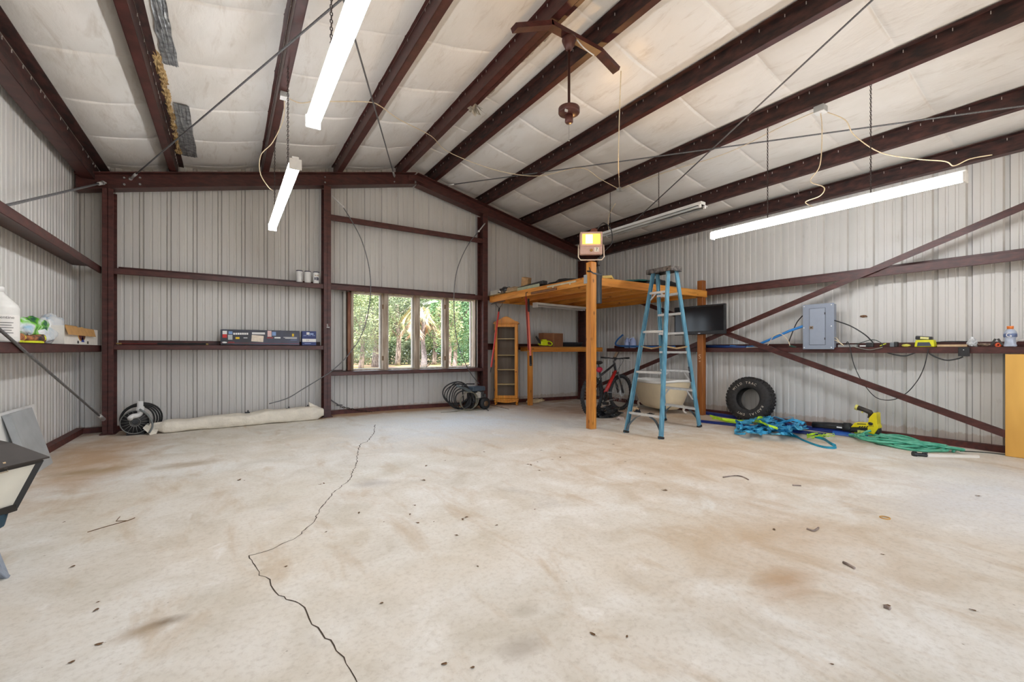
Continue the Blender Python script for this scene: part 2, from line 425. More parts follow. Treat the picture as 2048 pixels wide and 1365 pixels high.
for p, q in zip(XP, XP[1:]):
    k = 12 if q - p > .6 else 5
    for i in range(k): xs.append(p + (q - p) * i / k)
xs.append(XP[-1])
yy = []; y = YB
while y < YG + .05:
    yy.append(y); d = abs((y - SOFF + SEAM / 2) % SEAM - SEAM / 2)
    y += .006 if d < .03 else (.03 if d < .14 else .08)
yy.append(YG + .06)
vs = [(x, y, ceil_z(x, y)) for y in yy for x in xs]; W_ = len(xs)
mb.add(vs, [(j * W_ + i, j * W_ + i + 1, (j + 1) * W_ + i + 1, (j + 1) * W_ + i) for j in range(len(yy) - 1) for i in range(W_ - 1)], smooth=True)
struct(mb.build('ceiling', INS))
mb = MB()                                                              # outer roof sheet above the insulation
for x0, x1 in ((XL - .15, XA), (XA, XR + .15)):
    mb.add([(x0, YB - .2, zr(x0) + .36), (x1, YB - .2, zr(x1) + .36), (x1, YG + .15, zr(x1) + .36), (x0, YG + .15, zr(x0) + .36)], [(0, 1, 2, 3)])
struct(mb.build('trim_1', GALV))

# ================================================================== STEEL FRAME
def purlin(name, x, fl, label, mats, wh=.2, fw=.085, z0=None, y0=YB, y1=YG - .02, lip=True, tips=True, group='roof purlins', cat='purlin'):
    z = zr(x) + .004 if z0 is None else z0; t = .007; mb = MB()
    L = y1 - y0; c = (y0 + y1) / 2
    mb.box((x, c, z + wh / 2), (t, L, wh), 1)
    mb.box((x + fl * fw / 2, c, z + t / 2), (fw, L, t), 0)
    mb.box((x - fl * fw / 2, c, z + wh - t / 2), (fw * .8, L, t), 1)
    if lip: mb.box((x + fl * fw, c, z + .012), (t * .8, L, .024), 0)
    if tips:
        for s_ in (-1, 1):
            yq = y0 + .1
            while yq < y1:
                if rnd.random() < .8: mb.box((x + s_ * .010, yq, z + wh - .03), (.006, .006, .03), 2)
                yq += rnd.choice((.12, .2, .26))
    o = mb.build(name, mats, None, loc=(x, c, z)); return tag(o, label, cat, group)
SM = [STEEL, STEELD, TIPS]
purlin('eave_strut', -1.63, -1, 'oxide red eave strut along the top of the left wall', SM, .22, .15, 3.72, cat='beam', group=None)
purlin('roof_purlin', -.68, -1, 'oxide red purlin beside the two duct tape patches', SM)
purlin('roof_purlin', .50, 1, 'oxide red purlin carrying the two lit tube lights on the left', [STEEL, STEEL, TIPS])
purlin('roof_purlin', 1.70, 1, 'oxide red purlin running halfway between the left tube lights and the ridge', [STEEL, STEEL, TIPS])
purlin('roof_purlin', 2.92, 1, 'oxide red purlin just left of the ridge, beside the torn insulation', [STEEL, STEEL, TIPS])
purlin('roof_purlin', 3.62, 1, 'oxide red purlin just right of the ridge, behind the fan rod', SM)
purlin('roof_purlin', 4.85, 1, 'rust-mottled purlin between the ridge fan and the small hanging wire box', SM)
purlin('roof_purlin', 6.07, 1, 'rust-mottled purlin from which the right-hand tube lights hang on chains', SM)
purlin('roof_purlin', 7.46, 1, 'oxide red purlin between the hanging right tube lights and the right eave', SM)
purlin('eave_strut', 8.30, 1, 'oxide red eave strut along the top of the right wall', SM, .2, .11, zr(8.33) - .02, cat='beam', group=None)

def rafter(xa, xb, label):
    za, zb_ = zr(xa) - .006, zr(xb) - .006; h_ = .24; mb = MB()
    def quad(y0, y1, o0, o1, mi=0):
        vs = [(xa, y0, za - o0), (xb, y0, zb_ - o0), (xb, y0, zb_ - o1), (xa, y0, za - o1), (xa, y1, za - o0), (xb, y1, zb_ - o0), (xb, y1, zb_ - o1), (xa, y1, za - o1)]
        mb.add(vs, [(0, 1, 2, 3), (7, 6, 5, 4), (0, 4, 5, 1), (1, 5, 6, 2), (2, 6, 7, 3), (3, 7, 4, 0)], mi)
    quad(YR + .11, YR + .12, .01, h_); quad(YR + .01, YR + .23, 0, .012); quad(YR + .01, YR + .23, h_ - .012, h_)
    return tag(mb.build('gable_rafter', STEEL, None, loc=((xa + xb) / 2, YR + .1, (za + zb_) / 2 - .1)), label, 'beam', 'gable rafters')
r1 = rafter(XL + .05, XA - .02, 'oxide red roof beam sloping from left eave up to the ridge'); r2 = rafter(XA + .02, XR - .05, 'oxide red roof beam sloping from the ridge down to the right corner')
for x in (-1.3, -1.12, 1.5, 2.8):
    for dz in (.07, .17): mb = MB(); mb.cyl((x, YR + .10, zr(x) - dz), (x, YR + .085, zr(x) - dz), .016, 6); mb.build('bolt', ALU, r1)
mb = MB(); mb.prism([(-.16, -.19 + .035), (0, -.16 + .035), (.16, -.19 + .035), (.16, -.04), (0, 0), (-.16, -.04)], .012, Matrix.Translation((XA, YR + .10, ZA - .03)) @ Matrix.Rotation(PI / 2, 4, 'X'))
mb.build('splice_plate', STEEL, r1)

def column(x, label, top, w=.125, y1=YG - .12):
    z0 = fz(x); mb = MB()
    mb.box((x, YR + .007, (z0 + top) / 2), (w, .014, top - z0)); mb.box((x, y1 - .007, (z0 + top) / 2), (w, .014, top - z0)); mb.box((x, (YR + y1) / 2, (z0 + top) / 2), (.012, y1 - YR, top - z0))
    o = thing('steel_column', label, 'column', (x, YR + .1, z0), 'gable wall columns')
    mb.build('column_shaft', STEEL, o, .003)
    mb = MB(); mb.box((x, (YR + y1) / 2, z0 + .008), (w + .05, y1 - YR + .05, .016)); mb.build('base_plate', STEEL, o)
    return o
column(-1.47, 'oxide red steel column at the left end of the gable wall', zr(-1.47) - .25)
c2_ = column(1.525, 'oxide red steel column left of the window', zr(1.525) - .25)
mb = MB(); mb.text('S', .06, Matrix.Translation((1.525, YR - .001, PY(655, 651, YR).z)) @ Matrix.Rotation(PI / 2, 4, 'X')); mb.box((1.535, YR - .001, PY(655, 655, YR).z), (.05, .002, .012)); mb.build('paint_mark', WHITEP, c2_)
column(4.85, 'oxide red steel column right of the window', zr(4.85) - .25)
column(7.9, 'dark red steel column in the far right corner behind the loft', zr(7.9) - .25)

def girt(axis, a0, a1, fr, back, ztop, hgt, label, zr_=.07, group=None):
    """Z-section: web flat, front flange turned down, rear flange turned up"""
    mb = MB(); t = .008; c = (a0 + a1) / 2; L = a1 - a0; sgn = 1 if back > fr else -1
    def bx(p, z, dp, dz):
        if axis == 'x': mb.box((c, p, z), (L, dp, dz))
        else: mb.box((p, c, z), (dp, L, dz))
    bx(fr + sgn * t / 2, ztop - hgt / 2, t, hgt); bx((fr + back) / 2, ztop - t / 2, abs(back - fr), t); bx(back - sgn * t / 2, ztop + zr_ / 2, t, zr_)
    bx(fr + sgn * .012, ztop - hgt + .004, .024, .007)
    lc = (c, (fr + back) / 2, ztop - hgt) if axis == 'x' else ((fr + back) / 2, c, ztop - hgt)
    o = mb.build('wall_girt', STEEL, None, loc=lc, bev=.002); return tag(o, label, 'girt', group)
GB = YG - .01
GF = YR + .025
girt('x', -1.41, 1.46, GF, GB, 2.447, .09, 'upper red girt of the left gable bay, carrying three white canisters', group='gable girts')
girt('x', -1.41, 1.46, GF, GB, 1.317, .078, 'lower red girt of the left gable bay, shelf for the long black box', group='gable girts')
girt('x', 1.59, 4.79, GF, GB, 3.74, .108, 'highest red girt of the gable, above the window bay', group='gable girts')
girt('x', 1.59, 4.79, GF, GB, 2.455, .10, 'red girt forming the head of the window', group='gable girts')
girt('x', 1.59, 4.79, GF, GB, .832, .075, 'red girt forming the sill of the window', .02, group='gable girts')
girt('x', 4.91, 7.84, GF, GB, 2.447, .09, 'upper red girt of the gable bay behind the loft', group='gable girts')
girt('x', 4.91, 7.84, GF + .25, GB, 1.317, .078, 'lower red girt of the gable bay behind the pine cabinet', group='gable girts')
girt('y', YB, 8.66, XL + .32, XL + .01, 2.462, .10, 'upper red girt of the left wall, empty', group='left wall girts')
girt('y', YB, 8.66, XL + .32, XL + .01, 1.305, .095, 'lower red girt of the left wall, shelf for the bags and boxes', .05, group='left wall girts')
girt('y', YB, 8.30, XR - .30, XR - .01, 2.455, .115, 'upper red girt of the right wall, above the breaker panel', group='right wall girts')
girt('y', YB, 8.05, XR - .30, XR - .01, 1.277, .085, 'lower red girt of the right wall, shelf for chargers and tools', group='right wall girts')
# window framing channels of the gable
def brace(p, q, w, label):
    mb = MB(); mb.bar(p, q, .008, w, (0, 0, 1)); d = (Vector(q) - Vector(p)).normalized(); up = Vector((-d.z * 0, -d.z, d.y)) if True else 0
    s_ = Vector((.03, 0, 0)); off = Vector((0, -d.z, d.y)) * (w / 2)
    mb.bar(Vector(p) - off + s_ * .5, Vector(q) - off + s_ * .5, .03, .008, (0, 0, 1))
    o = mb.build('diagonal_brace', STEEL, None, loc=(Vector(p) + Vector(q)) / 2); return tag(o, label, 'brace', 'right wall braces')
XB = XR - .33
brace(PX(1168, 784, XB), PX(2120, 382, XB), .085, 'red steel brace rising to the right across the right wall')
brace(PX(1200, 576, XB - .02), PX(2120, 909, XB - .02), .085, 'red steel brace falling to the right across the right wall')

# ================================================================== WINDOW
WOODW = mat('weathered_window_wood', sr(150, 128, 104), .6, 0, .3, 12, sr(196, 182, 164), (1, 1, .12))
WHT = mat('window_white_sash', sr(210, 208, 202), .45, 0, .1, 9)
YW = YG - .06
win = bpy.data.objects.new('window_1', None); COL.objects.link(win); win.location = (3.385, YW, WZ0); ROOT['window_1'] = Vector(win.location); win['kind'] = 'structure'
mb = MB()
mb.box((WX0 + .02, YW + .01, (WZ0 + WZ1) / 2), (.045, .16, WZ1 - WZ0)); mb.box((WX1 - .02, YW + .01, (WZ0 + WZ1) / 2), (.045, .16, WZ1 - WZ0))
mb.box((3.385, YW + .01, WZ1 - .02), (WX1 - WX0, .16, .045)); mb.box((3.385, YW + .01, WZ0 + .03), (WX1 - WX0, .16, .06))
g4 = [PY(706.5, 640, YW).x, PY(759.5, 640, YW).x, PY(777, 640, YW).x, PY(824, 640, YW).x, PY(840, 640, YW).x, PY(884.5, 640, YW).x, PY(898, 640, YW).x, PY(941, 640, YW).x]
for k in (1, 3, 5):
    a, c = g4[k], g4[k + 1]; mb.box(((a + c) / 2, YW, (WZ0 + WZ1) / 2), ((c - a) - .075, .17, WZ1 - WZ0))
mb.build('window_frame', WOODW, win, .004)
GLASS = bpy.data.materials.new('window_glass'); GLASS.use_nodes = True
nn = GLASS.node_tree; nn.nodes.clear(); o_ = nn.nodes.new('ShaderNodeOutputMaterial'); mx = nn.nodes.new('ShaderNodeMixShader'); tr = nn.nodes.new('ShaderNodeBsdfTransparent'); gl = nn.nodes.new('ShaderNodeBsdfGlossy')
gl.inputs['Roughness'].default_value = .02; mx.inputs[0].default_value = .012; tr.inputs[0].default_value = (.95, .96, .95, 1)
nn.links.new(tr.outputs[0], mx.inputs[1]); nn.links.new(gl.outputs[0], mx.inputs[2]); nn.links.new(mx.outputs[0], o_.inputs[0])
for k in range(4):
    a, c = g4[2 * k], g4[2 * k + 1]; z0, z1 = WZ0 + .065, WZ1 - .055
    mb = MB(); w = .036
    mb.box((a - w / 2 + .004, YW + .03, (z0 + z1) / 2), (w, .05, z1 - z0 + .05)); mb.box((c + w / 2 - .004, YW + .03, (z0 + z1) / 2), (w, .05, z1 - z0 + .05))
    mb.box(((a + c) / 2, YW + .03, z0), (c - a, .05, .03)); mb.box(((a + c) / 2, YW + .03, z1), (c - a, .05, .03))
    sh = mb.build('sash', WHT, win, .003)
    mb = MB(); mb.box(((a + c) / 2, YW + .035, (z0 + z1) / 2), (c - a, .004, z1 - z0)); mb.build('pane', GLASS, sh)
for u in (765.5, 889.5):
    for v in (614, 717):
        p = PY(u, v, YW - .09); mb = MB(); mb.box(p, (.035, .02, .09)); mb.box((p.x, p.y - .012, p.z), (.02, .012, .04)); mb.build('hinge', mat('hinge_brass', sr(120, 96, 70), .5, .4), win)
for u, v in ((855, 733), (935, 732)):
    p = PY(u, v, YW - .09); mb = MB(); mb.bar((p.x - .035, p.y, p.z - .02), (p.x + .04, p.y - .03, p.z + .035), .012, .012); mb.build('crank_handle', BLACKP, win)
# jamb framing beside the window
for k, (u, w, m_) in enumerate(((688, .045, mat('grey_jamb', sr(168, 166, 158), .5, 0, .12, 9)), (697.5, .055, mat('rusty_jamb', sr(130, 66, 44), .6, 0, .35, 10, sr(160, 120, 90), (1, 1, .2))))):
    p = PY(u, 650, YW - .02); mb = MB(); mb.box((p.x, p.y, (.84 + 2.36) / 2), (w, .1, 1.52)); o = struct(mb.build('trim_%d' % (k + 2), m_))
p = PY(951, 650, YW - .02); mb = MB(); mb.box((p.x, p.y, 1.6), (.05, .1, 1.52)); struct(mb.build('trim_4', WHT))

# ================================================================== OUTDOORS
GRASS = None
m, n, b = nt('leaf_littered_ground')
f = noi(n, .25, 5, .6); g = noi(n, 6, 5, .7)
c_ = ramp(n, g, [(.3, sr(96, 66, 52)), (.55, sr(170, 134, 112)), (.75, sr(206, 178, 158))])
c_ = mixc(n, ramp(n, f, [(.5, 0.), (.62, 1.)]), c_, ramp(n, g, [(.3, sr(150, 140, 60)), (.7, sr(214, 200, 110))]))
n.links.new(c_, b.inputs['Base Color']); b.inputs['Roughness'].default_value = .9
mb = MB(); mb.add([(-60, -60, -.14), (90, -60, -.14), (90, 110, -.14), (-60, 110, -.14)], [(0, 1, 2, 3)])
gr = struct(mb.build('ground', m))
BARK = mat('bark', sr(118, 100, 92), .9, 0, .4, 12, sr(176, 160, 150), (1, 1, .25), .02)
def leafm(name, a, b_): return mat(name, a, .55, 0, .4, .9, b_)
LG = [leafm('foliage_bright', sr(92, 118, 62), sr(196, 206, 156)), leafm('foliage_grey', sr(92, 110, 76), sr(186, 198, 158)), leafm('foliage_dark', sr(60, 84, 50), sr(150, 170, 116)), leafm('foliage_emerald', sr(50, 100, 64), sr(140, 182, 128))]
def leaves(mb, c, sc, count, size, seed):
    q = random.Random(seed)
    for _ in range(count):
        while True:
            p = Vector((q.uniform(-1, 1), q.uniform(-1, 1), q.uniform(-1, 1)))
            if .35 < p.length < 1: break
        k = 1 + .35 * noise.noise(p * 2.2 + Vector((seed, 0, 0)))
        p = Vector((c[0] + p.x * sc[0] * k, c[1] + p.y * sc[1] * k, c[2] + p.z * sc[2] * k))
        a = Vector((q.uniform(-1, 1), q.uniform(-1, 1), q.uniform(-.6, .6))).normalized(); d = a.cross(Vector((q.uniform(-1, 1), q.uniform(-1, 1), q.uniform(-1, 1)))).normalized()
        s_ = size * q.uniform(.6, 1.3); e = a.cross(d) * (s_ * .25)
        mb.add([p - a * s_, p - d * s_ * .45 + e, p + a * s_, p + d * s_ * .45 + e], [(0, 1, 2, 3)])
def tree(u, fw, tr_r, crown_z, sc, mi, label, seed, cnt=2600, size=.082, lean=0, group='trees outside the window'):
    g = PD(u, 700, fw); g = Vector((g.x, g.y, -.14)); top = Vector((g.x + lean, g.y, crown_z))
    t = thing('tree', label, 'tree', g, group)
    mb = MB(); P = spline([g, g.lerp(top, .4) + Vector((.12, 0, 0)), g.lerp(top, .8), top], 4)
    mb.tube(P, tr_r, 8, rs=[tr_r * (1.3 - .8 * i / len(P)) for i in range(len(P))])
    q = random.Random(seed)
    for k in range(5):
        a = q.uniform(0, 6.28); s0 = g.lerp(top, q.uniform(.45, .9)); mb.tube(spline([s0, s0 + Vector((math.cos(a) * sc[0] * .4, math.sin(a) * sc[1] * .4, sc[2] * .25)), s0 + Vector((math.cos(a) * sc[0] * .7, math.sin(a) * sc[1] * .7, sc[2] * .6))], 3), tr_r * .35, 6)
    mb.build('trunk', BARK, t)
    mb = MB(); leaves(mb, (g.x + lean, g.y, crown_z), sc, int(cnt * 2.3), size, seed); mb.build('foliage', LG[mi], t); return t
tree(722, 32, .16, 3.6, (2.4, 1.6, 3.0), 0, 'bright green leafy tree seen through the leftmost window panel', 1, 4200)
tree(752, 35, .30, 4.6, (1.6, 1.3, 2.6), 1, 'thick-trunked tree at the right edge of the leftmost window panel', 2, 2200)
tree(795, 38, .20, 5.2, (2.8, 1.6, 3.0), 1, 'grey-green tree with a straight trunk in the second window panel', 3, 3600)
tree(868, 40, .18, 4.4, (2.6, 1.8, 3.6), 2, 'dark leafy tree behind the palm in the third window panel', 4, 3400)
tree(908, 30, .12, 4.0, (1.8, 1.4, 2.8), 3, 'emerald green tree filling the rightmost window panel', 5, 3600)
tree(897, 27, .09, 3.0, (.9, .8, 1.9), 0, 'slim yellow-green sapling at the left edge of the rightmost window panel', 6, 900)
tree(942, 33, .12, 3.8, (1.6, 1.4, 2.9), 3, 'emerald tree with thin trunk at the right edge of the window', 7, 1800)
# dense hedge wood behind
for k, u in enumerate(range(442, 1142, 33)):
    g = PD(u, 700, 47 + (k % 2) * 6); sc = (2.8, 1.8, 3.4 + .5 * (k % 2))
    mb = MB(); leaves(mb, (g.x, g.y, 2.6), (2.6, 1.6, 2.6), 3000, .16, 40 + k); leaves(mb, (g.x + .3, g.y + 1, 6.6), (2.9, 1.8, 3.4), 3000, .18, 70 + k)
    mb.tube([(g.x, g.y, -.14), (g.x, g.y, 5)], .12, 6)
    o = mb.build('thicket_tree', LG[2] if k % 2 else LG[1], None, loc=(g.x, g.y, -.14)); tag(o, 'dense tree in the far thicket outside the window', 'tree', 'far thicket outside the window')
for k, (u, fw, sc, mi) in enumerate(((730, 40, (1.8, 1.2, 1.3), 1), (780, 42, (1.6, 1.2, 1.5), 2), (818, 41, (1.6, 1.2, 1.2), 1), (866, 42, (2.0, 1.2, 1.7), 2), (918, 38, (1.8, 1.2, 1.6), 3))):
    g = PD(u, 700, fw); mb = MB(); leaves(mb, (g.x, g.y, sc[2] * .75), sc, 2600, .10, 90 + k); mb.tube([(g.x, g.y, -.14), (g.x, g.y, sc[2] * .8)], .05, 5)
    tag(mb.build('shrub', LG[mi], None, loc=(g.x, g.y, -.14)), ('pale low shrub under the trees in the leftmost window panel', 'dark low shrub beside the straight trunk in the second window panel', 'pale low shrub by the left foot of the palm', 'dark low shrub by the right foot of the palm', 'emerald low shrub in the rightmost window panel')[k], 'shrub', 'shrubs outside the window')
# palm
g = PD(847, 700, 30); g = Vector((g.x, g.y, -.14)); pt = thing('palm_tree', 'palm with drooping pale fronds in the middle of the window view', 'palm', g)
mb = MB(); P = [g + Vector((.05 * math.sin(k), 0, k * .45)) for k in range(10)]; mb.tube(P, .2, 10, rs=[.24 - .1 * min(1, k / 4) + .015 * (k % 2) for k in range(10)]); mb.build('trunk', mat('palm_bark', sr(128, 120, 122), .9, 0, .3, 10), pt)
hd = P[-1]; q = random.Random(4)
FR = mat('palm_frond', sr(150, 150, 84), .6, 0, .35, 2, sr(226, 212, 168)); FRD = mat('palm_frond_dry', sr(176, 140, 110), .7, 0, .3, 2, sr(226, 196, 176))
for k in range(26):
    a = k * 2.4; dr = q.uniform(-.5, 1.1) if k < 17 else q.uniform(-1.6, -.9); Lh = q.uniform(1.2, 1.7)
    d = Vector((math.cos(a), math.sin(a), 0)); mid_ = hd + d * Lh * .55 + Vector((0, 0, dr * .45)); end = hd + d * Lh + Vector((0, 0, dr * .45 - .75))
    C = spline([hd, mid_, end], 5); mb = MB(); mb.tube(C[:7], .018, 5)
    for f_ in range(26):
        i0 = 4 + int(f_ * .23); p0 = C[min(i0, len(C) - 1)]; s_ = Vector((-d.y, d.x, 0)); sp_ = (f_ - 12.5) / 12.5
        tip = p0 + d * .5 * (1 - abs(sp_) * .5) + s_ * sp_ * .75 + Vector((0, 0, -.55 - q.uniform(0, .45))); w = d.cross(Vector((0, 0, 1))) * .022
        mb.add([p0 - w, p0 + w, p0.lerp(tip, .6) + w * 1.2, tip, p0.lerp(tip, .6) - w * 1.2], [(0, 1, 2, 3, 4)])
    mb.build('frond', FRD if k >= 17 else FR, pt)
# ================================================================== LIGHTS ON CHAINS
TUBE = emit('lit_tube', (.96, .98, 1.), 14.0)
def chain(mb, p, q, r=.012, w=.0035):
    p, q = Vector(p), Vector(q); n_ = max(2, int((q - p).length / (r * 2.0))); d = (q - p) / n_
    for k in range(n_):
        c = p + d * (k + .5); a = Vector((1, 0, 0)) if k % 2 else Vector((0, 1, 0)); t = d.normalized(); a = (a - t * a.dot(t)).normalized(); h = d.length * .5 + w
        mb.tube([c + t * h, c + t * h * .5 + a * r * .55, c - t * h * .5 + a * r * .55, c - t * h, c - t * h * .5 - a * r * .55, c + t * h * .5 - a * r * .55], w, 4, True)
def strip_light(name, x, y0, y1, z, ztop, label, chains, lit=True):
    o = thing(name, label, 'light', (x, (y0 + y1) / 2, z), None)
    L = y1 - y0; c = (y0 + y1) / 2; mb = MB()
    if lit:
        mb.box((x, c, z + .055), (.06, L, .03)); mb.box((x, y0 + .012, z), (.11, .024, .10)); mb.box((x, y1 - .012, z), (.11, .024, .10)); mb.build('housing', WHITEE, o, .004)
        mb = MB(); pr = [(.052 * math.sin(a), -.052 * math.cos(a) + .012) for a in [R(-130 + 20 * k) for k in range(14)]]
        mb.prism([(px_, pz_) for px_, pz_ in pr], L - .05, Matrix.Translation((x, y1 - .025, z)) @ Matrix.Rotation(PI / 2, 4, 'X')); mb.build('diffuser', TUBE, o)
    else:
        mb.prism([(-.055, .03), (.055, .03), (.055, .08), (-.055, .08)], L, Matrix.Translation((x, y1, z)) @ Matrix.Rotation(PI / 2, 4, 'X'))
        mb.prism([(-.11, .015), (-.05, .03), (.05, .03), (.11, .015), (.11, .021), (.05, .037), (-.05, .037), (-.11, .021)], L, Matrix.Translation((x, y1, z)) @ Matrix.Rotation(PI / 2, 4, 'X'))
        mb.build('housing', WHITEE, o, .003)
        for s_ in (-.055, .055):
            mb = MB(); mb.cyl((x + s_, y0 + .04, z), (x + s_, y1 - .04, z), .018, 12); mb.build('tube', WHITEP, o)
            for ye in (y0 + .02, y1 - .02): mb = MB(); mb.box((x + s_, ye, z + .008), (.035, .03, .05)); mb.build('lamp_holder', WHITEE, o, .003)
    for yc in chains:
        mb = MB(); chain(mb, (x, yc, z + (.06 if lit else .08)), (x, yc, ztop)); mb.build('chain', CHAIN, o)
    return o
zc = zr(.5) + .004
strip_light('tube_light', .56, 1.10, 3.74, 3.03, zr(.56), 'lit white tube light nearest the viewer, cut by the top edge of the picture', (1.5, 3.0))
strip_light('tube_light', .54, 4.62, 7.22, 3.02, zr(.54), 'lit white tube light ending before the gable wall, smaller of the left pair', (5.25, 6.85))
strip_light('tube_light', 6.12, 1.15, 3.87, 2.95, zr(6.12), 'lit white tube light hanging on chains before the right wall', (1.92, 3.05))
strip_light('fluorescent_fixture', 6.12, 4.0, 6.1, 3.44, zr(6.12), 'unlit white twin tube fixture hanging behind the floodlight', (4.83, 5.95), False)
a_, b_ = PZ(1069, 612, 2.22), PZ(1170, 621, 2.22)
o = thing('fluorescent_fixture', 'unlit white fluorescent fixture under the loft joists', 'light', (a_ + b_) / 2)
mb = MB(); mb.bar(a_ + Vector((0, 0, .05)), b_ + Vector((0, 0, .05)), .13, .05); mb.build('housing', WHITEE, o, .004)
for s_ in (-.035, .035):
    d = (b_ - a_).normalized(); sd = Vector((-d.y, d.x, 0)) * s_; mb = MB(); mb.cyl(a_ + sd + d * .05, b_ + sd - d * .05, .018); mb.build('tube', WHITEP, o)
mb = MB(); mb.bar(a_, a_ + d * .05, .13, .07); mb.build('lamp_holder', WHITEP, o, .004)

# ================================================================== WIRING UP HIGH
def wire(name, pts, r, m, label, cat='wire', group=None, k=6, n_=6):
    P = spline(pts, k); mb = MB(); mb.tube(P, r, n_); c = sum(P, Vector()) / len(P); return tag(mb.build(name, m, None, loc=c), label, cat, group)
def jbox(p, label, s_=.06, rz=0.):
    o = thing('junction_box', label, 'junction box', p)
    mb = MB(TR(p, rz)); mb.box((0, 0, 0), (s_ * 1.5, s_ * 1.5, s_)); mb.build('body', GALV, o, .004)
    mb = MB(TR(p, rz)); mb.box((0, 0, -s_ * .55), (s_ * 1.55, s_ * 1.55, .008)); mb.box((0, 0, -s_ * .6), (.035, .03, .012)); mb.build('cover', WHITEP if s_ > .055 else ALU, o, .002)
    return o
j1 = RP(556, 187, -.02); j1 = Vector((.56, j1.y, zr(.56) - .04)); jbox(j1, 'small metal wire box on the purlin above the far left tube light')
j2 = PX(1641, 219, 6.12); jbox(j2, 'metal wire box with a white cover under the purlin, above the lit right tube light', .075)
j3 = RP(1239, 379, -.02); jbox(j3, 'small metal wire box under the purlin, above the floodlight', .055)
wire('cable', [j1, PD(566, 130, 5.3), PD(590, 40, 4.6), PD(598, 0, 4.2)], .006, ROMEX, 'cream cable running up the purlin from the left wire box')
wire('cable', [j1 + Vector((0, 0, -.03)), PD(566, 240, 5.6), PD(545, 285, 5.75), PD(522, 310, 5.85), PD(520, 345, 5.9), PD(535, 372, 6.0), PD(545, 381, 6.2)], .006, ROMEX, 'cream cable drooping from the left wire box to the far tube light')
wire('cable', [j1, RP(600, 206, -.05), RP(640, 200, -.06), RP(660, 203, -.05), RP(735, 204, -.06), RP(760, 212, -.05), RP(800, 240, -.05), RP(862, 272, -.04), RP(890, 300, -.04), RP(945, 325, -.06), RP(1010, 345, -.08), RP(1080, 352, -.06), RP(1160, 336, -.02), RP(1200, 358, -.03), j3], .006, ROMEX, 'long cream cable crossing the ceiling from the left wire box past the ridge')
fx = 3.42; fy = 3.98
endb = Vector((4.05, 3.95, zr(4.05) - .06))
wire('cable', [PX(1242, 142, 4.02), PX(1238, 260, 4.3), PX(1237, 330, 4.6), j3], .006, ROMEX, 'cream cable dropping from the end of the fan bracket to the small wire box')
wire('cable', [j3, RP(1330, 345, -.03), RP(1420, 318, -.04), RP(1480, 295, -.04), RP(1560, 255, -.03), j2], .005, ROMEX, 'cream cable strung between the two right-hand wire boxes')
wire('cable', [j2 + Vector((0, 0, -.03)), PX(1644, 260, 6.12), PX(1640, 330, 6.12), PX(1621, 362, 6.12), PX(1648, 375, 6.1), PX(1640, 392, 6.1), PX(1611, 404, 6.1), PX(1626, 414, 6.12)], .006, ROMEX, 'cream cable hanging in a zigzag down to the right tube light')
wire('cable', [j2 + Vector((.05, 0, 0)), PX(1690, 240, 6.25), PX(1708, 270, 6.35), PX(1760, 305, 6.5), PX(1830, 318, 6.6), PX(1890, 323, 6.7), PX(1908, 332, 6.75), PX(1940, 318, 6.8), PX(1984, 310, 6.9)], .006, ROMEX, 'cream cable swinging right from the white-covered wire box')
wire('cable', [PX(1231, 407, 6.12), PX(1218, 432, 6.12), PX(1217, 455, 6.12), PX(1222, 470, 6.12)], .006, ROMEX, 'short cream cable beside the near chain of the unlit hanging fixture')
# wire rope roof bracing
def rope(p, q, label, grp='roof bracing cables', r=.010, eye=True, both=False):
    o = thing('brace_cable', label, 'cable', (Vector(p) + Vector(q)) / 2, grp); p, q = Vector(p), Vector(q)
    mb = MB(); mb.tube([p.lerp(q, k / 14) for k in range(15)], r, 7); mb.build('wire_rope', CABLE, o)
    d = (q - p).normalized(); mb = MB(); mb.tube([p - d * .02, p + d * .22], r * 1.9, 7); mb.ball(p - d * .02, .03); mb.cyl(p - d * .09, p, .012, 6); mb.torus(p - d * .06, .028, .009, None, 12, 6)
    mb.build('eye_bolt', ALU, o); return o
A0 = PY(262, 357, YR + .10); A1 = RP(672, 8, -.10); d = A1 - A0; rope(A0, A0 + d * 1.75, 'grey wire rope slanting up across the ceiling from the left end of the gable beam')
B0 = PY(788, 350, YR + .10); B1 = RP(706, 65, -.10); rope(B0, B0 + (B1 - B0) * 1.5, 'thin grey wire rope from the ridge up behind the nearest tube light')
C0 = PY(893, 371, YR + .10); C1 = RP(2048, 212, -.06); rope(C0, C0 + (C1 - C0) * 1.2, 'grey wire rope running from beside the ridge across to the right picture edge')
D1 = RP(1745, 0, -.08); D0 = RP(1345, 372, -.06); d = (D0 - D1); rope(D0 + d * .62, D1 - d * .35, 'grey wire rope from the right corner up past the hanging white-covered wire box')
W0 = PY(205, 366, YR); W1 = PX(0, 414, XL + .30); rope(W0, W0 + (W1 - W0) * 1.5, 'twisted wire rope from the beam end to the left picture edge', 'wall bracing cables', .013)
W0 = PY(206, 838, YR - .01); W1 = PX(0, 660, XL + .33); rope(W0, W0 + (W1 - W0) * 1.5, 'twisted wire rope anchored at the foot of the left column', 'wall bracing cables', .013)
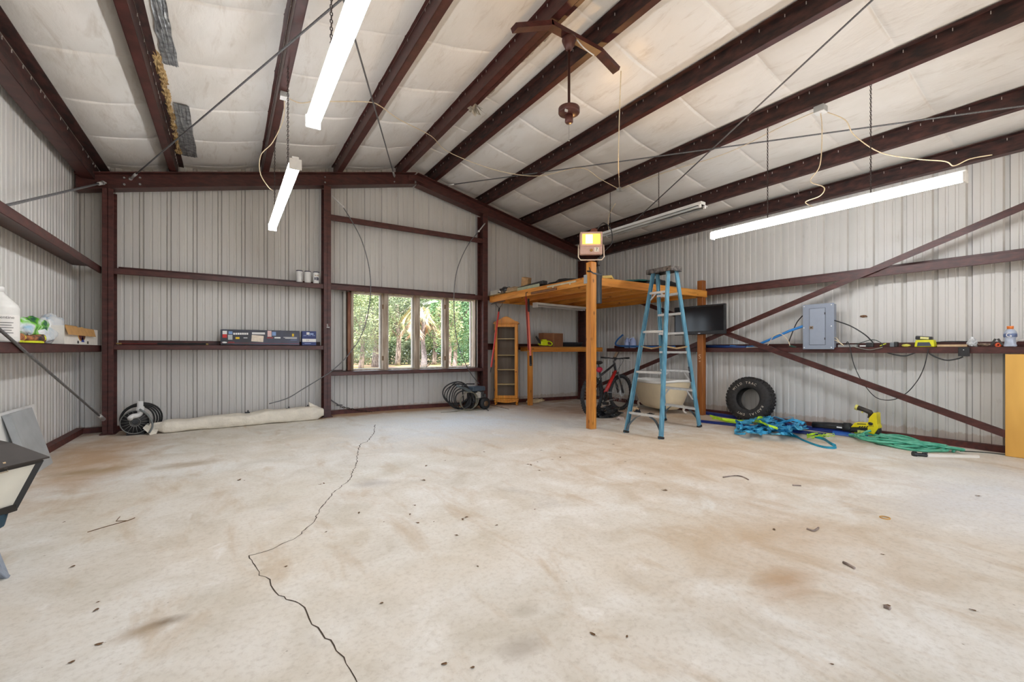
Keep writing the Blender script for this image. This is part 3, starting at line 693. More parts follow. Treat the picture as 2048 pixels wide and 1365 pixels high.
# slack cables on the gable
def slack(pix, Y, label, r=.009):
    pts = [PY(u, v, Y) for u, v in pix]; o = thing('slack_cable', label, 'cable', pts[0], 'slack gable cables'); mb = MB(); mb.tube(spline(pts, 5), r, 6); mb.build('wire_rope', BLACK if False else CABLE, o)
    d = (pts[1] - pts[0]).normalized(); mb = MB(); mb.tube([pts[0], pts[0] + d * .28], r * 1.5, 6); mb.ball(pts[0] + d * .25, .025); mb.bar(pts[0] + d * .05, pts[0] + d * .22, .04, .012); mb.build('turnbuckle', ALU, o)
slack([(664, 392), (684, 412), (702, 440), (722, 478), (735, 520), (741, 560), (740, 600), (732, 645), (718, 680), (704, 700), (690, 718), (664, 742), (640, 758), (610, 776), (575, 797), (538, 808)], YR - .03, 'dark slack cable arcing from the left window column down past the window')
slack([(970, 447), (955, 466), (938, 487), (922, 518), (912, 550), (908, 590), (909, 640), (914, 680), (925, 715), (940, 745), (958, 768)], YR - .03, 'dark slack cable hanging from the right window column over the window')
p0 = PY(661, 800, YG - .12); o = thing('chain_piece', 'rusty chain with ring lying along the base of the gable left of the window', 'chain', p0)
mb = MB(); mb.tube([p0, PY(676, 810, YG - .12)], .012, 6); mb.torus(PY(679, 811, YG - .13), .05, .009, Matrix.Identity(4), 14, 6); c_ = PY(679, 811, YG - .13)
mb2 = MB(); chain(mb2, PY(681, 814, YG - .12), PY(716, 821, YG - .12), .02, .006); chain(mb2, PY(716, 821, YG - .12), PY(752, 826, YG - .14), .02, .006); mb2.build('links', mat('rusty_chain', sr(66, 52, 44), .7, .4, .4, 40), o); mb.build('hook_ring', CABLE, o)

# ================================================================== CEILING ITEMS
# fan without blades hung from a bent channel
FX, FY = 3.27, 3.70
FANM = mat('bronze_fan_paint', sr(84, 48, 42), .35, .2, .15, 9)
bl, bm1, bm2, br_ = PY(1030, 56, FY), PY(1100, 50, FY), PY(1198, 104, FY), PY(1232, 140, FY)
ctr = PY(1138, 76, FY)
o = thing('fan_bracket', 'bent red steel channel under the ridge purlins', 'bracket', ctr)
mb = MB(); Pz = [bl, bm1, bm2, br_]
for p, q in zip(Pz, Pz[1:]):
    d = (q - p).normalized(); up = Vector((-d.z, 0, d.x)); up = up if up.z > 0 else -up
    mb.bar(p - d * .012, q + d * .012, .10, .05, up)
mb.build('channel', STEEL, o)
hub = PY(1138, 222, FY)
o = thing('ceiling_fan', 'brown ceiling fan motor without blades on a long rod', 'fan', ctr)
mb = MB(Matrix.Translation(ctr)); mb.lathe([(.075, 0), (.08, -.03), (.055, -.09), (.035, -.13), (.02, -.14)], 20); mb.build('canopy', FANM, o)
mb = MB(); mb.cyl(ctr + Vector((0, 0, -.13)), hub + Vector((0, 0, .04)), .015, 12); mb.build('downrod', FANM, o)
mb = MB(Matrix.Translation(hub)); mb.lathe([(.02, .045), (.095, .04), (.115, .03), (.118, .025), (.118, -.022), (.112, -.03), (.06, -.045), (.045, -.05)], 32); mb.build('motor', FANM, o)
mb = MB(Matrix.Translation(hub)); mb.lathe([(.045, -.045), (.045, -.125), (.036, -.135), (1e-4, -.135)], 20); mb.build('switch_housing', FANM, o)
mb = MB(); mb.cyl(hub + Vector((.0, 0, -.14)), hub + Vector((0, 0, -.33)), .002, 5); mb.ball(hub + Vector((0, 0, -.33)), .008, n=8); mb.build('pull_chain', ALU, o)
mb = MB(Matrix.Translation(hub)); mb.box((-.09, -.06, -.05), (.035, .012, .025)); ch_ = mb.build('blade_socket', ALU, o); ch_['label'] = 'shiny empty blade socket'
wire('cable', [ctr + Vector((.06, -.06, -.03)), PY(1168, 96, FY - .1), PY(1188, 111, FY - .1)], .007, WHITEP, 'white cord tucked under the fan bracket')
# duct tape and torn facing
TAPE = mat('duct_tape', sr(120, 122, 124), .3, .45, .3, 14, sr(176, 178, 180), bmp=.01)
def ceil_patch(name, pix, label, m, nu=14, nv=8, amp=.012, cat='tape', hang=0.):
    """pix: four corners on the insulation, in order"""
    C = [RP(u, v, .10) for u, v in pix]; mb = MB()
    def fn(s_, t):
        p = C[0].lerp(C[1], s_).lerp(C[3].lerp(C[2], s_), t); z = ceil_z(p.x, p.y) - .012 - amp * abs(noise.noise(Vector((s_ * 7, t * 5, C[0].x * 3)))) * 2 - hang * (t ** 2)
        e = .02 * noise.noise(Vector((s_ * 9, t * 9, 5)))
        return (p.x + e, p.y + e, z)
    mb.grid(fn, nu, nv, smooth=False); c = sum(C, Vector()) / 4; return tag(mb.build(name, m, None, loc=(c.x, c.y, ceil_z(c.x, c.y) - .02)), label, cat)
ceil_patch('tape_patch', [(296, 0), (330, 8), (358, 146), (326, 143)], 'large crumpled duct tape patch on the ceiling at the top of the picture', TAPE)
ceil_patch('tape_patch', [(347, 219), (378, 221), (395, 322), (362, 322)], 'smaller duct tape patch on the ceiling near the gable', TAPE)
FOIL = mat('torn_facing', sr(176, 168, 150), .5, .1, .4, 10, sr(214, 208, 196), bmp=.01)
BRN = mat('torn_fibreglass', sr(160, 122, 70), .9, 0, .4, 14, sr(196, 168, 120), bmp=.01)
mb = MB()
for k in range(16):
    u = 318 + 40 * k / 15; v = 140 + 175 * k / 15; p = RP(u, v, .1); p.z = ceil_z(p.x, p.y) - .02; mb.blob(p + Vector((rnd.uniform(-.015, .015), rnd.uniform(-.05, .05), 0)), (rnd.uniform(.02, .04), .12, .02), k, .9, 4.5, 3, smooth=False)
tag(mb.build('torn_insulation', BRN, None, loc=RP(338, 225, .12)), 'brown torn insulation edge between the two duct tape patches', 'insulation')
mb = MB(); mb2 = MB()
for k in range(34):
    y = 2.3 + k * .10; x = 3.21; z = ceil_z(x, y) - .015; mb.blob((x + .03 * noise.noise(Vector((k * 1.3, 0, 0))), y, z), (.035, .075, .03), k + 50, .5, 3, 2)
tag(mb.build('torn_insulation', FOIL, None, loc=(3.2, 4, ceil_z(3.2, 4) - .05)), 'crumpled torn insulation edge along the ridge purlin above the fan bracket', 'insulation')
mb3 = MB(); mb3.box((3.085, 3.9, zr(3.085) + .03), (.05, 3.6, .012)); tag(mb3.build('ridge_angle', STEEL, None, loc=(3.085, 3.9, zr(3.085) + .02)), 'second red steel strip along the ridge purlin above the fan bracket', 'beam')
mb3 = MB(); mb3.box((3.16, 3.9, ceil_z(3.16, 3.9) - .012), (.07, 3.5, .01)); tag(mb3.build('torn_gap_shade', mat('gap_shade_paint', sr(26, 20, 16), .95, 0, .4, 14), None, loc=(3.16, 3.9, ceil_z(3.16, 3.9) - .02)), 'dark strip painted as the shaded slot beside the torn insulation edge along the ridge', 'insulation')  # dark strip stands in for the shade inside the open ridge gap
fr = Vector((3.06, 5.72, zr(3.06) + .03)); q = random.Random(3)
for k in range(12):
    a = q.uniform(-.9, .9); L_ = q.uniform(.1, .2); tip = fr + Vector((math.sin(a) * L_, q.uniform(-.14, .12), -L_ * .75)); mid_ = fr.lerp(tip, .5) + Vector((q.uniform(-.03, .03), .0, -.01))
    mb2.strip([fr + Vector((q.uniform(-.03, .03), q.uniform(-.03, .03), .03)), mid_, tip], .05, Vector((math.cos(a), .4, .1)))
tag(mb2.build('torn_flap', FOIL, None, loc=fr), 'fringed flap of torn facing hanging by the ridge purlin', 'insulation')
p = RP(1598, 383, .05); mb = MB(); mb.add([p + Vector((-.04, 0, .06)), p + Vector((.05, .03, .07)), p + Vector((.0, 0, -.06)), p + Vector((.02, .03, .0))], [(0, 1, 2), (1, 3, 2), (0, 2, 3)]); tag(mb.build('torn_flap', INS, None, loc=p), 'small white triangular flap of facing above the right tube light', 'insulation')

# ================================================================== LEFT WALL SHELF (girt web top at 1.305)
ZS = 1.305
def onshelf(u, X=-1.70): p = PX(u, 690, X); return Vector((X, p.y, ZS))
# jug
c = onshelf(-8, -1.70); JUG = mat('cloudy_jug_plastic', sr(226, 226, 222), .35, 0, .1, 6); o = thing('plastic_jug', 'large cloudy plastic jug with a printed label cut by the left picture edge', 'jug', c)
mb = MB(TR(c)); mb.lathe([(.135, 0), (.14, .02), (.14, .30), (.13, .33), (.05, .43), (.045, .44), (.045, .45)], 4 * 6, None, 0, sx=1, sy=1.05); mb.build('body', JUG, o)
mb = MB(TR(c)); mb.lathe([(.05, .445), (.05, .485), (.045, .49), (1e-4, .49)], 16); mb.build('cap', WHITEP, o)
mb = MB(TR(c)); mb.lathe([(.142, .05), (.142, .24)], 14, None, 0, R(-130), R(0), 1, 1.05); lb = mb.build('label', mat('paper_label', sr(232, 230, 226), .6, 0, .03), o)
mb = MB(TR(c) @ Matrix.Rotation(R(-62), 4, 'Z'))
LM = Matrix.Translation((.15, 0, .215)) @ Matrix(((0, 0, 1, 0), (1, 0, 0, 0), (0, 1, 0, 0), (0, 0, 0, 1)))
mb.text('Turpentine', .034, LM)
for k in range(5): mb.box((.15, 0, .17 - k * .022), (.001, .14 - .02 * (k % 2), .005))
mb.build('printing', BLACKP, lb) 
# bags
def bag(name, u0, u1, v0, X, mats, label, seed, depth=.13, amp=.35, sub=4, cat='bag'):
    p0, p1 = PX(u0, 680, X), PX(u1, 680, X); h_ = PX((u0 + u1) / 2, v0, X).z - ZS; c = Vector((X, (p0.y + p1.y) / 2, ZS + h_ * .48))
    mb = MB(); mb.blob(c, (depth, abs(p1.y - p0.y) / 2 * 1.05, h_ * .52), seed, amp, 2.2, sub, flat=-h_ * .48)
    o = tag(mb.build(name, mats, None, loc=(c.x, c.y, ZS)), label, cat); return o, c, h_
def bagmat(name, stops, sc=3.):
    m, n, b = nt(name); f = noi(n, sc, 3, .5, (1, 1.2, 2), dist=.8); n.links.new(ramp(n, f, stops), b.inputs['Base Color']); b.inputs['Roughness'].default_value = .28; bump(n, b, noi(n, 14, 5, .6, dist=1.2), .02, .9); return m
GB_ = bagmat('green_blue_bag', [(.3, sr(28, 40, 74)), (.42, sr(34, 110, 70)), (.5, sr(120, 206, 40)), (.62, sr(226, 232, 236)), (.7, sr(150, 200, 226))])
WB_ = bagmat('white_print_bag', [(.3, sr(96, 160, 214)), (.4, sr(226, 232, 236)), (.66, sr(238, 238, 238)), (.74, sr(230, 130, 60))], 4)
PB_ = bagmat('pale_blue_bag', [(.3, sr(170, 204, 224)), (.5, sr(222, 230, 236)), (.7, sr(238, 240, 242))], 4)
bag('plastic_bag', 20, 84, 634, -1.70, GB_, 'bright green and navy plastic bag slumped on the left shelf', 3, .12, .26)
bag('plastic_bag', 50, 108, 650, -1.645, PB_, 'pale blue and white plastic bag at the shelf front, before the green bag', 5, .07, .22)
bag('plastic_bag', 82, 120, 629, -1.74, WB_, 'tall white plastic bag with orange print beside the open carton', 8, .1, .2)
# shoes (yellow soled)
def shoe(u, label, seed, col, rz):
    c = onshelf(u, -1.615); o = thing('shoe', label, 'shoe', c, 'shoes on the left shelf'); M = TR(c, rz)
    mb = MB(M)
    mb.grid(lambda s_, t: (.045 * math.cos(t * 2 * PI) * (1 - .35 * (2 * s_ - 1) ** 4) , (s_ - .5) * .27, .045 + (.038 * math.sin(t * 2 * PI)) * (1.2 - .5 * s_)), 10, 12); mb.build('upper', mat('shoe_upper_%d' % seed, col, .7, 0, .4, 22, sr(190, 120, 70)), o)
    mb = MB(M); mb.prism([(.046 * math.cos(a) * (1 if math.sin(a) < 0 else .9), .135 * math.sin(a)) for a in [2 * PI * k / 16 for k in range(16)]], .022); mb.build('sole', mat('yellow_sole', sr(208, 214, 40), .5, 0, .15), o, .004)
    mb = MB(M); mb.ball((0, -.115, .05), .04, (1, .6, .9)); mb.build('toe_cap', MC['yellow_sole'], o)
shoe(30, 'rust-spotted shoe with yellow sole on the left shelf', 1, sr(150, 92, 60), R(180)); shoe(61, 'dark mesh shoe with yellow toe below the pale blue bag', 2, sr(40, 44, 50), R(155))
# open carton
p0 = PX(128, 688, -1.57); c = Vector((-1.665, (p0.y + 8.47) / 2, ZS)); Lc = 8.47 - p0.y
CW = mat('white_printed_carton', sr(226, 222, 214), .6, 0, .05); o = thing('open_carton', 'open white printed carton with brown flaps at the corner end of the left shelf', 'box', c); h_ = .215
mb = MB(); w = .19; t = .006
for s_ in (-1, 1): mb.box((c.x + s_ * (w / 2), c.y, ZS + h_ / 2), (t, Lc, h_)); mb.box((c.x, c.y + s_ * (Lc / 2 - t), ZS + h_ / 2), (w, t, h_))
mb.box((c.x, c.y, ZS + .004), (w, Lc, .006)); mb.build('body', CW, o)
xf = c.x + w / 2
mb = MB(); mb.add([(xf + .004, c.y - Lc / 2, ZS + h_), (xf + .004, c.y + Lc * .36, ZS + h_), (xf + .035, c.y + Lc * .33, ZS + h_ * .52), (xf + .035, c.y - Lc / 2, ZS + h_ * .52)], [(0, 1, 2, 3)]); mb.build('flap', CARD, o)
mb = MB(); mb.add([(xf - .02, c.y + Lc / 2, ZS + h_), (xf - w, c.y + Lc / 2, ZS + h_), (xf - w, c.y + Lc / 2 + .015, ZS + h_ * .4), (xf - .01, c.y + Lc / 2 + .015, ZS + h_ * .42)], [(0, 1, 2, 3)]); mb.add([(xf - w, c.y - Lc / 2, ZS + h_), (xf - w, c.y + Lc / 2, ZS + h_), (xf - w - .02, c.y + Lc / 2, ZS + h_ + .05), (xf - w - .02, c.y - Lc / 2, ZS + h_ + .05)], [(0, 1, 2, 3)]); mb.build('flap', CARD, o)
mb = MB(); FM = Matrix.Translation((xf + .0035, c.y - .05, ZS + h_ * .62)) @ Matrix(((0, 0, 1, 0), (1, 0, 0, 0), (0, 1, 0, 0), (0, 0, 0, 1)))
mb.lathe([(.0001, 0), (.15, 0), (.15, .001)], 24, FM @ Matrix.Diagonal((1.2, .62, 1, 1)), 0); mb.lathe([(.0001, .001), (.12, .001), (.12, .002)], 24, FM @ Matrix.Diagonal((1.2, .62, 1, 1)), 1)
mb.prism([(-.02, -.10), (.12, -.10), (.02, -.02), (0, -.03)], .002, FM, 2)
for s_ in (-.24, .26):
    for k in range(6): mb.box((xf + .004, c.y + s_ * .9 + k * .013 - .03, ZS + .03), (.001, .006, .035), 3)
mb.build('printing', [mat('print_gold', sr(196, 150, 70), .5, 0, .05), mat('print_maroon', sr(110, 26, 34), .5, 0, .05), mat('print_blue', sr(34, 66, 160), .5, 0, .05), BLACKP, WHITEP], o)
# ================================================================== GABLE SHELVES
def canister(u, label, dark, k):
    c = PY(u, 560, YR + .10); c.z = 2.449; o = thing('canister', label, 'canister', c, 'white canisters on the gable girt')
    mb = MB(TR(c)); mb.lathe([(.047, 0), (.053, .006), (.053, .2), (.048, .206), (1e-4, .206)], 20); mb.build('body', WHITEP, o)
    mb = MB(TR(c)); mb.lathe([(.054, .198), (.055, .212), (.05, .214), (1e-4, .212)], 20); mb.build('lid', mat('dark_lid', sr(50, 48, 76), .4), o)
    if k != 1:
        mb = MB(TR(c)); q = random.Random(k)
        if k == 0:
            for r_ in range(9): mb.lathe([(.0537, .03 + r_ * .016), (.0537, .036 + r_ * .016)], 8, None, 0, R(-80 + q.random() * 20), R(-35 - q.random() * 12))
        else:
            for a, z0, z1 in ((-118, .06, .11), (-85, .055, .115), (-60, .055, .11)): mb.lathe([(.0537, z0), (.0537, z1)], 6, None, 0, R(a - 12), R(a + 10))
            for a in (-115, -85, -60): mb.lathe([(.0537, .13), (.0537, .155)], 6, None, 1, R(a - 6), R(a + 7))
        mb.build('printing', [mat('print_navy', sr(40, 42, 70), .5), mat('print_ochre', sr(150, 110, 60), .5)], o)
canister(599, 'white canister with fine blue-grey printing, left of the three on the gable girt', 0, 0)
canister(615.5, 'plain white canister, middle of the three on the gable girt', 0, 1)
canister(632.5, 'white canister with dark picture squares, nearest the window column', 0, 2)
# long black box
pA, pB = PY(441, 690, YR + .06), PY(599, 690, YR + .06); c = Vector(((pA.x + pB.x) / 2, YR + .14, 1.319)); Lb = pB.x - pA.x; H0 = PY(441, 659, YR + .06).z - 1.319
KB = mat('black_carton_print', sr(26, 24, 30), .35, 0, .3, 3, sr(48, 52, 78)); o = thing('tool_box_carton', 'long black product carton with red and white marks on the gable girt', 'box', c)
mb = MB(); mb.box((c.x, c.y, c.z + H0 / 2), (Lb, .16, H0)); mb.build('body', KB, o, .004)
fy_ = c.y - .0815
def fm(x, z): return Matrix.Translation((x, fy_, z)) @ Matrix.Rotation(PI / 2, 4, 'X')
def at_(u, v): return PY(u, v, fy_)
mb = MB()
def rect(u0, u1, v0, v1, mi):
    p, q = at_(u0, v0), at_(u1, v1); mb.box(((p.x + q.x) / 2, fy_ - .0005 - .0002 * mi, (p.z + q.z) / 2), (abs(q.x - p.x), .001, abs(p.z - q.z)), mi)
rect(445, 454, 662, 669, 0); rect(445, 454, 669, 676, 1); rect(457, 465, 663, 669, 2); rect(456, 465, 670, 680, 3)
for k in range(7): rect(466.5 + k * 4.4, 470 + k * 4.4, 666, 670, 0)
rect(471, 479, 674.5, 678.5, 4); rect(487, 495, 675.5, 677, 0); rect(504, 530, 665, 669.5, 0); rect(535, 543, 662, 674, 5); rect(544, 552, 664, 672, 2); rect(584, 588, 668, 673.5, 4); rect(534, 546, 675.5, 677, 1); rect(549, 561, 674.5, 677.5, 0)
rect(567, 594, 674.6, 675.8, 0); rect(570, 594, 676.6, 678, 0); rect(581, 594, 680, 681, 2); rect(442, 598, 686.6, 687.4, 1)
mb.build('printing', [WHITEP, mat('print_red', sr(196, 36, 34), .5), mat('print_steelblue', sr(120, 150, 196), .5), GALV, mat('print_yellow', sr(226, 190, 30), .5), mat('print_pink', sr(226, 190, 186), .5)], o)
mb = MB(); p, q = at_(503, 671), at_(527, 684); mb.box(((p.x + q.x) / 2, fy_ - .003, (p.z + q.z) / 2), (abs(q.x - p.x), .002, abs(p.z - q.z)), 0, None, 1., Matrix.Rotation(R(4), 4, 'Y')); mb.build('sticker', mat('paper_sticker', sr(226, 214, 198), .7, 0, .12, 30), o)
mb = MB(); p = at_(449, 685.5); mb.blob((p.x, fy_ - .001, p.z), (.035, .002, .014), 3, .3, 2, 2); p = at_(463, 685); mb.text('COOL', .032, fm(p.x, p.z) @ Matrix.Translation((0, 0, .002)), 1); mb.build('logo_mark', [WHITEP, MC['print_red']], o)
# blue box
pA, pB = PY(604, 690, YR + .06), PY(632.5, 690, YR + .06); c = Vector(((pA.x + pB.x) / 2, YR + .12, 1.319)); Lb = pB.x - pA.x; H0 = PY(604, 662.5, YR + .06).z - 1.319; fy_ = c.y - .0615
o = thing('small_box', 'small blue and white box standing beside the window column', 'box', c); mb = MB(); mb.box((c.x, c.y, c.z + H0 / 2), (Lb, .12, H0)); mb.build('body', mat('blue_box_card', sr(34, 52, 110), .45, 0, .1), o, .003)
mb = MB(); rect(604.5, 632, 678, 684.5, 0); rect(613, 619, 665, 670, 0); rect(620, 627, 667, 670, 1)
for k in range(3): rect(607 + k * 8.5, 613 + k * 8.5, 671, 672, 1)
rect(609, 622, 687, 688, 1); mb.build('printing', [WHITEP, mat('print_paleblue', sr(150, 170, 210), .5)], o)
p = at_(615.5, 681.3); mb = MB(); mb.text('2 2', .035, fm(p.x, p.z) @ Matrix.Translation((0, 0, .002))); mb.build('lettering', BLACKP, o)
# rod
p, q = PY(238, 685.5, YR + .09), PY(412, 687.5, YR + .09); p.z = q.z = 1.319 + .014; o = thing('telescopic_rod', 'thin dark red and black rod lying along the gable girt', 'rod', (p + q) / 2); m_ = p.lerp(q, .42)
mb = MB(); mb.cyl(p, m_, .009, 8); mb.build('red_section', mat('red_rod', sr(110, 40, 36), .4), o); mb = MB(); mb.cyl(m_, q, .014, 10); mb.build('grip', BLACK, o)
mb = MB(); mb.cyl(p - Vector((.03, 0, 0)), p + Vector((.03, 0, 0)), .011, 8); mb.cyl(q, q + Vector((.03, 0, 0)), .012, 8); mb.build('brass_tip', mat('brass', sr(206, 176, 110), .35, .7), o)
# ================================================================== FLOOR LEFT
def leanpanel(name, tl, tr, br, bl, th, m, label, cat='panel', loc=None):
    mb = MB(); tl, tr, br, bl = map(Vector, (tl, tr, br, bl)); nrm = (tr - tl).cross(bl - tl).normalized() * th
    if nrm.x > 0: nrm = -nrm
    A = [tl, tr, br, bl]; mb.add(A + [a + nrm for a in A], [(0, 1, 2, 3), (7, 6, 5, 4), (0, 4, 5, 1), (1, 5, 6, 2), (2, 6, 7, 3), (3, 7, 4, 0)])
    return mb, (bl + br) / 2
br_ = FL(109, 926); bl_ = FL(60, 957); dirw = Vector((0, 1, 0))
bl_ = Vector((br_.x - .01, bl_.y + .06, 0.0)); br_ = Vector((br_.x - .01, br_.y, 0.0))
tr_ = PX(64, 815, XL + .11); tl_ = PX(13, 831, XL + .11); tl_.z = tr_.z
mb, c = leanpanel('x', tl_, tr_, br_, bl_, .035, GALV, '')
o = thing('metal_sheet', 'grey galvanised sheet panel leaning in front of the white one on the left wall', 'panel', c); mb.build('sheet', GALV, o, .003)
mb = MB(); e_ = (bl_ - tl_).normalized(); mb.bar(tl_ + e_ * .02 , bl_ - e_ * .02, .03, .05, (1, 0, .3)); mb.build('folded_edge', GALV, o)
tr2 = PX(61, 809, XL + .04); tl2 = PX(-60, 840, XL + .04); tl2.z = tr2.z
mb, c2 = leanpanel('x', tl2 + Vector((.03, 0, 0)), tr2 + Vector((.03, 0, 0)), (XL + .17, tr2.y - .05, 0), (XL + .17, tl2.y + .0, 0), .03, WHITEP, '')
tag(mb.build('white_board', WHITEE, None, loc=c2, bev=.003), 'white board leaning on the left wall behind the grey metal sheet', 'board')
# post lantern on a low stool
RT, FW = Vector((CS, -SN, 0)), Vector((SN, CS, 0))
def LQ(r, f, z): return RT * r + FW * f + Vector((0, 0, z))
Rr, Rf = -2.573, 2.40; side = .36
LB = mat('lantern_black', (.012, .011, .010), .45, 0, .2, 20); LGL = mat('frosted_lantern_glass', sr(214, 212, 200), .35, 0, .1, 3)
cx_, cf_ = Rr - side / 2, Rf - side / 2
def ring(h_, z): return [LQ(cx_ + h_, cf_ + h_, z), LQ(cx_ + h_, cf_ - h_, z), LQ(cx_ - h_, cf_ - h_, z), LQ(cx_ - h_, cf_ + h_, z)]
o = thing('post_lantern', 'black four-sided lantern head with frosted panes at the left edge of the picture', 'lantern', LQ(cx_, cf_, .37))
zt_, zb_ = .635, .40; T_, B_ = ring(side / 2 - .012, zt_), ring(side / 2 - .078, zb_)
mb = MB()
for k in range(4):
    mb.bar(T_[k], T_[(k + 1) % 4], .024, .024); mb.bar(B_[k], B_[(k + 1) % 4], .026, .036); mb.bar(T_[k], B_[k], .026, .026)
mb.add(B_, [(0, 1, 2, 3)]); mb.build('frame', LB, o)
for k in range(4):
    a, b_, c, d = T_[k], T_[(k + 1) % 4], B_[(k + 1) % 4], B_[k]; mb = MB(); mb.add([a, b_, c, d], [(0, 1, 2, 3)]); mb.build('pane', LGL, o)
mb = MB(); A, B2, C2, E2 = ring(side / 2 + .012, .640), ring(side / 2 + .012, .648), ring(side / 2 - .085, .745), ring(.05, .775)
for P_, Q_ in ((A, B2), (B2, C2), (C2, E2)):
    for k in range(4): mb.add([P_[k], P_[(k + 1) % 4], Q_[(k + 1) % 4], Q_[k]], [(0, 1, 2, 3)])
mb.add(E2, [(0, 1, 2, 3)]); mb.add(A, [(0, 1, 2, 3)]); mb.build('roof', mat('lantern_roof', sr(52, 46, 42), .6, 0, .2, 8), o)
pk = LQ(cx_ + side / 2 - .02, cf_ - .02, .668); mb = MB(); w1 = FW * .022
mb.tube([pk + w1, pk + w1 + Vector((0, 0, -.05)) + RT * .02, pk - w1 + Vector((0, 0, -.05)) + RT * .02, pk - w1], .0035, 6, True); mb.bar(pk + w1 * .5 + RT * .012, pk + w1 * .5 + Vector((0, 0, -.03)) + RT * .025, .012, .006); mb.build('latch', mat('latch_metal', sr(190, 176, 150), .35, .6), o)
mb = MB(); mb.cyl(LQ(cx_, cf_, .385), LQ(cx_, cf_, .315), .125, 20, 0, .11); mb.build('fitter', mat('blue_grey_fitter', sr(40, 66, 80), .5), o)
st = thing('step_stool', 'blue-grey metal stool under the lantern, one leg at the left picture edge', 'stool', LQ(cx_, cf_, 0))
SB = mat('blue_grey_metal', sr(150, 160, 174), .4, .3, .1, 12)
mb = MB(); mb.cyl(LQ(cx_ - .03, cf_, .29), LQ(cx_ - .03, cf_, .314), .11, 20); mb.build('seat', SB, st, .004)
ft = FL(13, 1156)
for sr_, sf in ((1, -1), (.2, 1), (-1, -.4)):
    p = LQ(cx_ - .03 + sr_ * .07, cf_ + sf * .07, .29); q_ = ft.copy() if sr_ == 1 else LQ(cx_ - .05 + sr_ * .16, cf_ + sf * .16, 0)
    q_.z = .0; mb = MB(); mb.bar(p, q_, .03, .022); mb.build('leg', SB, st, .003)
# pump with fan guard and coiled hose
c = FL(272, 868); c.y = 8.36; c.x = PY(272, 860, 8.36).x; c.z = 0
o = thing('pool_pump', 'black pump motor with spoked fan guard, white pipe stubs and coiled grey hose', 'pump', c)
fd = Vector((.16, -1, 0)).normalized(); Mf = Matrix.Translation(c + Vector((0, -.08, .19))) @ fd.to_track_quat('Z', 'Y').to_matrix().to_4x4()
mb = MB(Mf); mb.lathe([(1e-4, -.24), (.15, -.24), (.17, -.02), (.16, 0), (1e-4, -.015)], 24); mb.build('motor', BLACKP, o)
mb = MB(Mf); mb.torus((0, 0, .015), .165, .007); mb.torus((0, 0, .02), .06, .005)
for k in range(18): a = 2 * PI * k / 18; mb.tube([(.035 * math.cos(a), .035 * math.sin(a), .022), (.165 * math.cos(a), .165 * math.sin(a), .015)], .004, 5)
mb.build('fan_guard', mat('guard_wire', sr(120, 120, 118), .4, .4), o)
mb = MB(); q = c + Vector((-.04, -.13, .28)); mb.tube(spline([q + Vector((0, -.06, -.02)), q + Vector((.02, 0, 0)), q + Vector((.09, .03, .02)), q + Vector((.12, .05, .12))], 5), .034, 12); mb.build('pipe_elbow', WHITEP, o)
mb = MB(); mb.cyl(q + Vector((.10, .03, .06)), q + Vector((.10, .03, .21)), .036, 14); mb.cyl(q + Vector((.10, .03, .08)), q + Vector((.10, .03, .13)), .048, 14); mb.build('pipe_stub', WHITEP, o)
mb = MB()
for k in range(4): mb.torus((0, 0, 0), .2 + .012 * k, .012, Matrix.Translation(c + Vector((.02 + .012 * k, -.02 + .03 * k, .215))) @ Matrix.Rotation(R(82 + 5 * k), 4, 'X') @ Matrix.Rotation(R(8 * k - 12), 4, 'Y'), 36, 8)
mb.build('hose', BLACK, o)
mb = MB(); mb.tube(spline([q + Vector((.10, -.01, .10)), q + Vector((.2, -.04, .0)), q + Vector((.25, -.05, -.14)), q + Vector((.21, -.06, -.25))], 6), .014, 8); mb.build('outlet_hose', mat('grey_hose', sr(110, 116, 116), .45), o)
mb = MB(); mb.box(c + Vector((0, .03, .02)), (.2, .2, .04)); mb.build('foot', BLACKP, o, .004)
# rolled canvas
CAN = mat('cream_canvas', sr(228, 221, 206), .7, 0, .08, 7, bmp=.05); a_, b_ = Vector((-.90, 8.33, 0)), Vector((1.43, 8.44, 0)); mb = MB()
def roll(s_, t):
    p = a_.lerp(b_, t); an = 2 * PI * s_; hw = .15 + .02 * noise.noise(Vector((t * 6, 1, 0))); hh = .085 + .035 * t + .015 * noise.noise(Vector((t * 9, 4, 0)))
    e = max(.12, min(1, min(t, 1 - t) * 22)) ; ca, sa = math.cos(an), math.sin(an)
    k = 1 + .10 * noise.noise(Vector((ca * 1.5, sa * 1.5, t * 7))) + .05 * noise.noise(Vector((ca * 3, sa * 3, t * 26)))
    return (p.x, p.y + hw * math.copysign(abs(ca) ** .6, ca) * k * (.6 + .4 * e), max(.004, hh + hh * math.copysign(abs(sa) ** .6, sa) * k * (.5 + .5 * e)))
mb.grid(roll, 28, 90); o = thing('canvas_roll', 'long cream canvas bundle lying along the foot of the gable wall', 'roll', (a_ + b_) / 2)
mb.build('bundle', CAN, o)
mb = MB(); mb.add([a_ + Vector((.02, -.13, .01)), a_ + Vector((-.14, -.10, .10)), a_ + Vector((-.10, -.03, .15)), a_ + Vector((.08, -.06, .17)), a_ + Vector((-.05, -.15, .0))], [(0, 1, 2), (0, 2, 3), (0, 4, 1)]); mb.build('loose_corner', CAN, o)
mb = MB(); mb.add([b_ + Vector((-.22, -.06, .22)), b_ + Vector((-.24, -.05, .32)), b_ + Vector((-.05, -.08, .2)), b_ + Vector((-.16, -.15, .06))], [(0, 1, 2), (0, 2, 3)]); mb.build('loose_corner', CAN, o)
